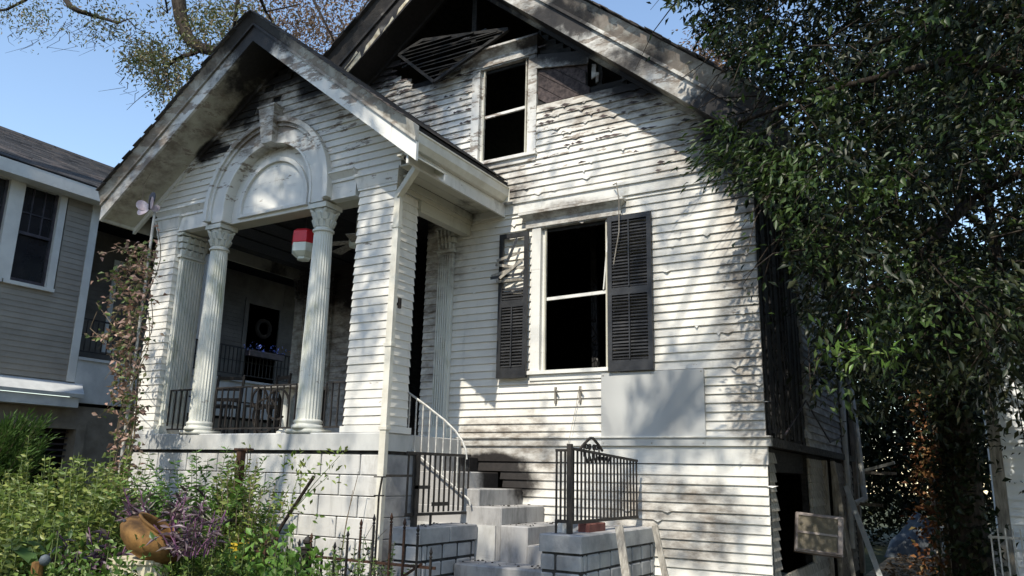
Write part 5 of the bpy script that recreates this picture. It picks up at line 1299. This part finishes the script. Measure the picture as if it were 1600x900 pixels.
m = MB().lathe([(.008,-.05),(.035,-.036),(.05,0),(.035,.036),(.008,.05)], (-7.35,4.3,.76), 16); single('glass_ball', m, M['tarp'], 'small grey garden ball low among the leaves left of the urn stand', 'ball', smooth=True)
m = MB().tube([(-7.45,4.3,0),(-7.45,4.3,.74)], .05, .05, 10); single('clay_pipe', m, M['terracotta'], 'short upright clay pipe among the leaves left of the urn stand', 'pipe')
t = thing('broad_leaf_plant','plant with big drooping oval leaves in the lower left foreground','plant',(-7.9,4.2,0)); sm = MB()
for k, (a, l, z, dz) in enumerate(((2.9,.34,.80,-.05),(3.6,.38,.72,-.15),(.3,.36,.82,.1),(.9,.32,.86,.22),(5.2,.30,.62,-.05),(4.4,.34,.58,.12),(1.9,.3,.8,.2))):
    b = Vector((-7.95,4.2,.25)); tp_ = Vector((-7.95+.14*math.cos(a),4.2+.10*math.sin(a),z)); sm.tube([b,(b+tp_)/2+Vector((0,0,.08)),tp_], .010, .007, 5)
    d = Vector((math.cos(a),math.sin(a)*.6,dz)).normalized(); s = d.cross(Vector((0,0,1))).normalized(); u = s.cross(d); m = MB(); top, bot = [], []
    for i in range(7):
        q = i/6; wv = l*.26*math.sin(math.pi*min(1,q*.93+.03))**.8; c_ = tp_+d*(l*q)-Vector((0,0,1))*(l*.5*q*q)
        m.v += [tuple(c_-s*wv+u*wv*.35),tuple(c_),tuple(c_+s*wv+u*wv*.35)]
    for i in range(6): m.f += [(i*3,i*3+1,i*3+4,i*3+3),(i*3+1,i*3+2,i*3+5,i*3+4)]
    part('leaf', m, M['bigleaf'] if k not in (0,1) else M['vineleaf'], t, True)
part('stalk', sm, M['greenstem'], t)

# ================================================================== trees
def inpoly(x, y, poly):
    c = np.zeros(x.shape, bool); n = len(poly)
    for i in range(n):
        x0, y0 = poly[i]; x1, y1 = poly[(i+1)%n]
        k = ((y0 > y) != (y1 > y)) & (x < (x1-x0)*(y-y0)/((y1-y0) or 1e-9)+x0); c ^= k
    return c
# -- street live oak: trunk behind the camera, limbs over the front garden and far to the left
ok = thing('live_oak', 'spreading live oak whose limbs and sparse leaves cross the sky at upper left', 'tree', (-8,-6,0))
tr = MB()
tr.tube([(-8,-6,-.2),(-8,-6,.6),(-8.1,-5.9,2.2),(-8.0,-5.7,4.2)], .62, .45, 14)
limbs = {'a':[(-8.0,-5.7,4.2),(-9.5,-3.5,7),(-12,.5,9.5),(-13.6,4.2,11.4),(-13.9,6.5,12.4)], 'b':[(-8,-5.7,4.2),(-7.4,-4,7),(-6.8,-1.8,10),(-6.0,.5,12)], 'c':[(-8,-5.7,4.2),(-6,-4.5,7),(-4,-2.5,10),(-2.6,-.5,12.2)], 'd':[(-8,-5.7,4.2),(-6,-6,6.8),(-3,-5,8.6),(-.5,-3.5,10)], 'e':[(-8,-5.7,4.2),(-10,-6,7),(-13,-4,9.5),(-17,1,12)]}
for k, v in limbs.items(): tr.tube(v, .26 if k in 'ae' else .17, .13 if k in 'ae' else .03, 10)
Yo = 9.5
b1 = [(-13.9,6.5,12.4)]+[tuple(px(x,y,Yo)) for x,y in ((268,-70),(277,-20),(279,0),(282,25),(288,48),(298,64),(314,75),(336,80),(372,84),(420,90))]
tr.tube(b1[:2], .15, .17, 10); tr.tube(b1[1:], .17, .09, 10)
for pts, r0, r1 in (([(322,78),(300,84),(285,88),(268,98),(258,106),(254,120)], .06, .025),([(258,106),(262,128),(268,150)],.02,.008),([(254,122),(236,140),(222,150),(208,162),(198,172)],.013,.004),
                    ([(-13.9,6.5,12.4),(95,-40),(103,0),(110,10),(125,18),(145,24),(165,30),(185,36)], .10, .03),([(185,36),(200,30),(213,44),(228,51)], .02,.008),([(70,-30),(40,0),(10,15),(-30,20)],.05,.03),
                    ([(378,-40),(371,5),(367,30),(366,55)], .05, .03),([(400,-50),(408,0),(416,20),(430,40)], .045,.02),([(416,18),(445,12),(470,6)],.02,.01),([(470,-40),(500,20),(520,60),(530,90)],.03,.01),([(252,-40),(262,20),(250,10)],.03,.01)):
    P = [p if len(p) == 3 else tuple(px(p[0],p[1],Yo+.3*math.sin(p[0]))) for p in pts]; tr.tube(P, r0, r1, 7)
for k in range(150):          # hanging twigs
    cxp, cyp, sx_, sy_ = random.choice([(150,45,50,14),(255,110,40,30),(60,40,30,15),(320,60,40,20),(250,130,25,22),(440,40,40,25),(510,60,30,30)])
    x, y = random.gauss(cxp,sx_), random.gauss(cyp,sy_); Y = random.uniform(9,10.5); pts = [tuple(px(x+random.gauss(0,5)*i+(-3*i),y+7*i+random.gauss(0,2),Y)) for i in range(4)]; tr.tube(pts, .010, .003, 4)
part('trunk', tr, M['bark'], ok, True)
C, S = [], []
for cxp, cyp, sx_, sy_, n in ((30,14,30,13,420),(50,38,18,12,160),(120,10,22,10,200),(160,38,26,14,360),(195,22,18,10,140),(62,50,8,8,40),(235,82,22,14,900),(215,98,16,10,420),(258,96,22,14,520),(300,55,16,16,420),(328,50,20,18,600),(355,40,18,18,420),(262,128,20,14,420),(280,118,18,14,300),(255,150,12,14,140),(330,12,18,8,200),(252,16,8,9,90),(300,28,14,10,160),(392,26,18,18,360)):
    for k in range(n//8):
        x, y = random.gauss(cxp,sx_), random.gauss(cyp,sy_); p = px(x,y,random.uniform(8.9,11))
        for q in range(8): C.append(p+RNG.normal(size=3)*.10); S.append(random.uniform(.07,.13))
leaf_part('crown', C, unit(len(C),-.3), S, M['oakleaf'], ok, .38, flat=.3)
# the part of the crown over the front garden, between the sun and the house: this is what dapples the front
C = []
def shade(x0,x1,y0,y1,z0,z1,n,t0=7.5,t1=11.5,per=10,rad=.13):
    for k in range(n):
        P = np.array([random.uniform(x0,x1),random.uniform(y0,y1),random.uniform(z0,z1)])-random.uniform(t0,t1)*np.array(SUN_STEP)
        c = P+RNG.normal(size=(per,3))*rad
        u, v, z = to_px(P)
        if z > .1 and -120 < u < 1720 and -90 < v < 1000: continue
        C.append(c)
shade(-5.4,-3.0,6.4,7.4,.2,1.1,190)                 # steps and planters
shade(-10.9,-6,6.4,7,5.3,7.6,640,rad=.18)                   # porch gable
shade(-11,-8,6.4,6.4,5.3,7.7,150)
shade(-8,-5.8,8.6,8.6,5.8,7.6,130)
shade(-3.4,-1.9,8.6,8.6,2.1,5.0,70)
shade(-4.6,-1.9,8.6,8.6,.5,2.2,40)
shade(-4.6,-2.2,8.1,8.6,5.2,7.5,26)
shade(-10.3,-5.8,7,7,2.0,4.8,90)
shade(-10.0,-6,7.5,9.9,2.0,3.0,330)
shade(-10.3,-6,7,7,.3,2.0,40)
shade(-11,-5,4.5,6,.5,1.8,40)
shade(-.5,3.5,7,11,2.5,9,330,6.5,11)
shade(-1.7,1.5,10,14,.2,3.5,50,6,11)

FLECKS = [(-.62,13.5,2.2,.32),(-.68,13.5,1.5,.25),(-1.0,13.6,.05,.5),(-1.15,12.4,.05,.35),(.75,12,2.6,.40),(.9,12,1.4,.3),(-2.0,6.9,5.0,.45),(-8.15,7.1,5.4,.33),(-7.75,7.1,5.6,.25),(-5.3,7.55,1.35,.32),(-4.7,7.55,1.15,.2),(-2.65,8.6,3.5,.3),(-2.35,8.6,4.4,.28),(-9.6,6.4,6.2,.16)]
def fleck(P):             # leaves stand clear of the few shafts of sun that reach the alley
    k = np.ones(len(P), bool); s = np.array(SUN_STEP)/np.linalg.norm(SUN_STEP)
    for x,y,z,r_ in FLECKS:
        v = P-np.array([x,y,z]); a = v@s; k &= (np.linalg.norm(v-a[:,None]*s, axis=1) > r_) | (a > 0)
    return k
C = np.concatenate(C); C = C[fleck(C)]
leaf_part('crown', C, unit(len(C)), RNG.uniform(.09,.16,len(C)), M['oakleaf'], ok, .5)
sm = MB()
for k in range(0, len(C), 160):
    p = Vector(C[k]); src = min([Vector(v) for l in limbs.values() for v in l[1:]], key=lambda q: (q-p).length); sm.tube([src, src.lerp(p,.35)+Vector((random.gauss(0,.3),random.gauss(0,.3),.5)), src.lerp(p,.7)+Vector((random.gauss(0,.25),random.gauss(0,.25),.25)), p], .016, .006, 4)
part('branches', sm, M['bark'], ok, kind='stuff')

# -- big dark tree on the right
dk = thing('dark_tree', 'large dense dark leaved tree filling the right side over the alley', 'tree', (2.6,8.6,0))
tr = MB(); tr.tube([(2.7,8.6,-.2),(2.6,8.6,1.5),(2.3,8.7,3.2),(1.9,8.8,4.4)], .26, .18, 10)
for pts in ([(1.9,8.8,4.4),(1.2,8.5,5.2),(.2,8.0,5.6),(-.9,7.7,5.4),(-1.8,7.5,5.15)],[(1.9,8.8,4.4),(1.6,8.6,6),(.8,8.3,7.4),(-.6,8.1,8.2)],[(1.9,8.8,4.4),(1.0,9.5,5.0),(.2,10.0,4.8),(-.6,9.8,4.2)],[(1.9,8.8,4.4),(2.4,8.6,6.5),(2.6,8.4,8.6)],[(.2,10,4.8),(-.4,9.5,4.0),(-1.1,9.0,3.5)],[(1.6,8.6,6),(.6,8.9,6.4),(-.6,9.0,6.5)]): tr.tube(pts, .07, .018, 7)
part('trunk', tr, M['bark'], dk, True)
SIL = [(1042,-300),(1040,0),(1068,30),(1092,66),(1130,82),(1146,125),(1140,160),(1118,190),(1108,215),(1112,245),(1150,285),(1188,310),(1215,350),(1235,420),(1252,500),(1290,560),(1350,590),(1400,575),(1440,590),(1500,600),(1560,575),(1620,600),(1900,600),(1900,-300)]
def crown_in(poly, n, box, per, rad, dens=None):
    x0,x1,y0,y1,z0,z1 = box; P = np.stack([RNG.uniform(x0,x1,n),RNG.uniform(y0,y1,n),RNG.uniform(z0,z1,n)],1)
    u, v, z = to_px(P); k = inpoly(u,v,poly) & (z > 3)
    P = P[k]
    if dens is not None: P = P[dens(*to_px(P)[:2], P)]
    return clumps(P, per, rad)
def gaps(u, v, P):            # thin places where the sky shows through
    d = np.ones(len(u))
    for gx_, gy_, rx_, ry_ in ((1545,315,55,45),(1500,340,35,30),(1585,250,35,35),(1560,390,40,30),(1230,12,25,14),(1105,8,10,10)): d *= 1-.97*np.exp(-(((u-gx_)/rx_)**2+((v-gy_)/ry_)**2))
    return RNG.random(len(u)) < d
def boughs(n, box, per, mat, lo, hi, sx, sz, back=None):
    """leafy sprays: each hangs outward and down from one point, its leaves lying the same way"""
    x0,x1,y0,y1,z0,z1 = box; P = np.stack([RNG.uniform(x0,x1,n),RNG.uniform(y0,y1,n),RNG.uniform(z0,z1,n)],1)
    u, v, z = to_px(P); P = P[inpoly(u,v,SIL) & (z > 3)]; P = P[gaps(*to_px(P)[:2], P)]
    a = RNG.uniform(0,2*math.pi,len(P)); D = np.stack([np.cos(a)*.8-.3,np.sin(a)*.8-.35,RNG.normal(-.35,.3,len(P))],1); D /= np.linalg.norm(D,axis=1,keepdims=True)
    t = RNG.random((len(P),per,1))**.8; C = P[:,None,:]+D[:,None,:]*t*sx+RNG.normal(size=(len(P),per,3))*np.array([sz,sz,sz*.55]); C[:,:,2] -= .25*(t[:,:,0]**2)
    d = D[:,None,:]+RNG.normal(size=(len(P),per,3))*.55+np.array([0,0,-.25]); S = RNG.uniform(lo,hi,(len(P),per))*RNG.uniform(.75,1.2,(len(P),1))
    C = C.reshape(-1,3); k = fleck(C); uu, vv, _z = to_px(C); k &= (inpoly(uu,vv,SIL) | (RNG.random(len(C)) < .06) | (uu > 1270)) & gaps(uu,vv,C)
    leaf_part('crown', C[k], d.reshape(-1,3)[k], S.reshape(-1)[k], mat, dk, .42, .2, flat=.8)
    tw = MB()
    for q in range(0, len(P), 3): p = Vector(P[q]); d_ = Vector(D[q]); tw.tube([p-d_*.25, p+d_*sx*.5-Vector((0,0,.05)), p+d_*sx-Vector((0,0,.25))], .010, .003, 4)
    part('twigs', tw, M['bark'], dk, kind='stuff')
boughs(2000, (-2.6,4.5,6.9,9.6,2.7,10.5), 46, M['darkleaf'], .06, .12, .60, .11)
boughs(520, (-2.6,4.0,6.8,8.4,2.9,9.5), 40, M['midleaf'], .06, .115, .55, .10)
boughs(1500, (-2.4,5,9.4,11.8,2.7,11), 40, M['darkleaf'], .08, .15, .65, .16)
c2, o2 = clumps([px(x,y,6.75) for x,y in ((1105,210),(1120,215),(1095,240),(1125,250),(1150,235),(1170,225),(1175,255),(1150,268),(1195,262),(1100,258),(1120,270),(1140,200),(1205,240),(1180,285))], 26, .10)
leaf_part('sun_tinted_sprig', c2, o2*1.5+unit(len(c2),-.2)*.12+[-.2,0,-.1], RNG.uniform(.06,.12,len(c2)), M['midleaf'], dk, .28)  # greener leaf colour than the crown stands in for sunlight
c2, o2 = clumps([px(x,y,6.9) for x,y in ((1345,545),(1365,550),(1390,555),(1330,560),(1310,540))], 12, .06)
boughs(40, (-1.5,4.5,6.9,9.5,3.2,9.5), 22, M['brownleaf'], .05, .1, .4, .08)
leaf_part('sun_tinted_sprig', c2, o2*2+unit(len(c2),-.2)*.2, RNG.uniform(.08,.13,len(c2)), M['brightleaf'], dk, .32)  # bright leaf colour puts sunlight into this low spray

def back_tree(label, x, y, h, r_, mat, n, zc, ls=.2, group='trees behind the alley', per=10, tw=.16):
    t = thing('background_tree', label, 'tree', (x,y,0), group)
    tr = MB(); tr.tube([(x,y,-.1),(x+.1,y,h*.4),(x,y,h*.75)], tw, tw*.4, 9)
    for k in range(5): a = random.uniform(0,6.28); tr.tube([(x+.05,y,h*(.35+.08*k)),(x+math.cos(a)*r_*.4,y+math.sin(a)*r_*.4,h*(.5+.08*k)),(x+math.cos(a)*r_*.8,y+math.sin(a)*r_*.8,h*(.6+.08*k))], tw*.4, .02, 6)
    part('trunk', tr, M['bark'], t, True)
    P = unit(n)*RNG.random((n,1))**.4*np.array([r_,r_,(h-zc[0])/2])+np.array([x,y,(h+zc[0])/2])
    if mat == M['darkleaf']: P = P[gaps(*to_px(P)[:2], P)]
    c, o = clumps(P, per, .28)
    leaf_part('crown', c, unit(len(c)), RNG.uniform(.6,1.2,len(c))*ls, mat, t, .5); return t
back_tree('dark tree closing the far end of the alley on the left', -3.4, 25, 7.5, 2.6, M['darkleaf'], 1800, (-.6,))
back_tree('dark tree closing the far end of the alley in the middle', -.4, 27, 9, 3.2, M['darkleaf'], 2600, (-.8,))
back_tree('dark green tree behind the white house at the far right', 2.6, 20, 8.0, 2.8, M['darkleaf'], 1800, (-.4,))
back_tree('tall dark tree standing behind the alley and above the white house', .6, 17.5, 12.5, 3.6, M['darkleaf'], 2600, (3.2,), .2)
back_tree('lighter green tree glimpsed through the gap at the right', 2.2, 30, 10.5, 2.4, M['brightleaf'], 500, (4,))
back_tree('brown leaved tree rising behind the right slope of the roof', -5.9, 22.0, 15.3, 1.1, M['brownleaf'], 420, (11.6,), .13, None, 14)
back_tree('brown and purple tree showing between the two gables', -15.5, 14.5, 16.2, 2.4, M['brownleaf'], 560, (11.2,), .12, None, 14)
# gnarled trunk with ivy between the alley and the white house
t = thing('ivy_trunk', 'dark ivy covered tree trunk standing in front of the white house corner', 'tree', (-.22,12,0))
tr = MB(); tr.tube([(-.22,11.6,-.1),(-.2,11.6,.8),(-.22,11.6,2.2),(-.3,11.6,3.3),(-.15,11.5,4.6)], .24, .17, 12); tr.tube([(-.28,11.6,3.1),(-.05,11.5,3.5),(.2,11.4,3.7)], .07, .04, 7); part('trunk', tr, M['bark'], t, True)
c, o = clumps(np.stack([RNG.normal(-.22,.16,260),RNG.normal(11.38,.07,260),RNG.uniform(.1,4.5,260)],1), 9, .10); leaf_part('ivy', c, o*2+unit(len(c))*.3, RNG.uniform(.07,.12,len(c)), M['darkleaf'], t, .6)
c, o = clumps(np.stack([RNG.normal(.62,.33,60),RNG.normal(11.5,.12,60),RNG.uniform(.6,4.2,60)],1), 7, .08)
t2 = thing('hanging_vines', 'dark vines hanging in front of the white clapboard building at the right', 'vine', (.6,11.5,0)); leaf_part('foliage', c, o*2+unit(len(c),-.6)*.3, RNG.uniform(.05,.09,len(c)), M['darkleaf'], t2, .4)
sm = MB()
for k in range(3): x = .45+k*.3; sm.tube([(x,11.5,0),(x+.05,11.5,2),(x+random.gauss(0,.1),11.4,4.2)], .010, .005, 5)
part('stem', sm, M['bark'], t2)
t = thing('orange_shrub', 'upright shrub with dry orange leaves beside the alley posts', 'shrub', (-.6,13.5,0)); 
c, o = clumps(np.stack([RNG.normal(-.58,.14,150),RNG.normal(13.6,.25,150),RNG.uniform(.2,3.1,150)],1), 9, .10); leaf_part('foliage', c, o*2+unit(len(c))*.3, RNG.uniform(.07,.12,len(c)), M['orangeleaf'], t, .55)
sm = MB()
for k in range(6): x = -.6+random.gauss(0,.1); sm.tube([(x,13.6,0),(x+.03,13.6,1.5),(x+random.gauss(0,.1),13.6,2.9)], .015, .006, 5)
part('stem', sm, M['twig'], t)

# unseen trees added across the street to cut sky light on the house front
for k, (x, h, lab) in enumerate(((-24,12,'added unseen tree across the street, far to the left'),(-16,13,'added unseen tree across the street facing the taupe house'),(-8,12.5,'added unseen tree across the street facing the porch'),(0,13,'added unseen tree across the street facing the burnt front'),(8,12,'added unseen tree across the street facing the white house'),(16,13,'added unseen tree across the street, far to the right'))):
    back_tree(lab, x, -21-(k%2)*1.5, h, 4.6, M['oakleaf'], 700, (1.5,), .55, 'added unseen trees across the street', 7, .3)
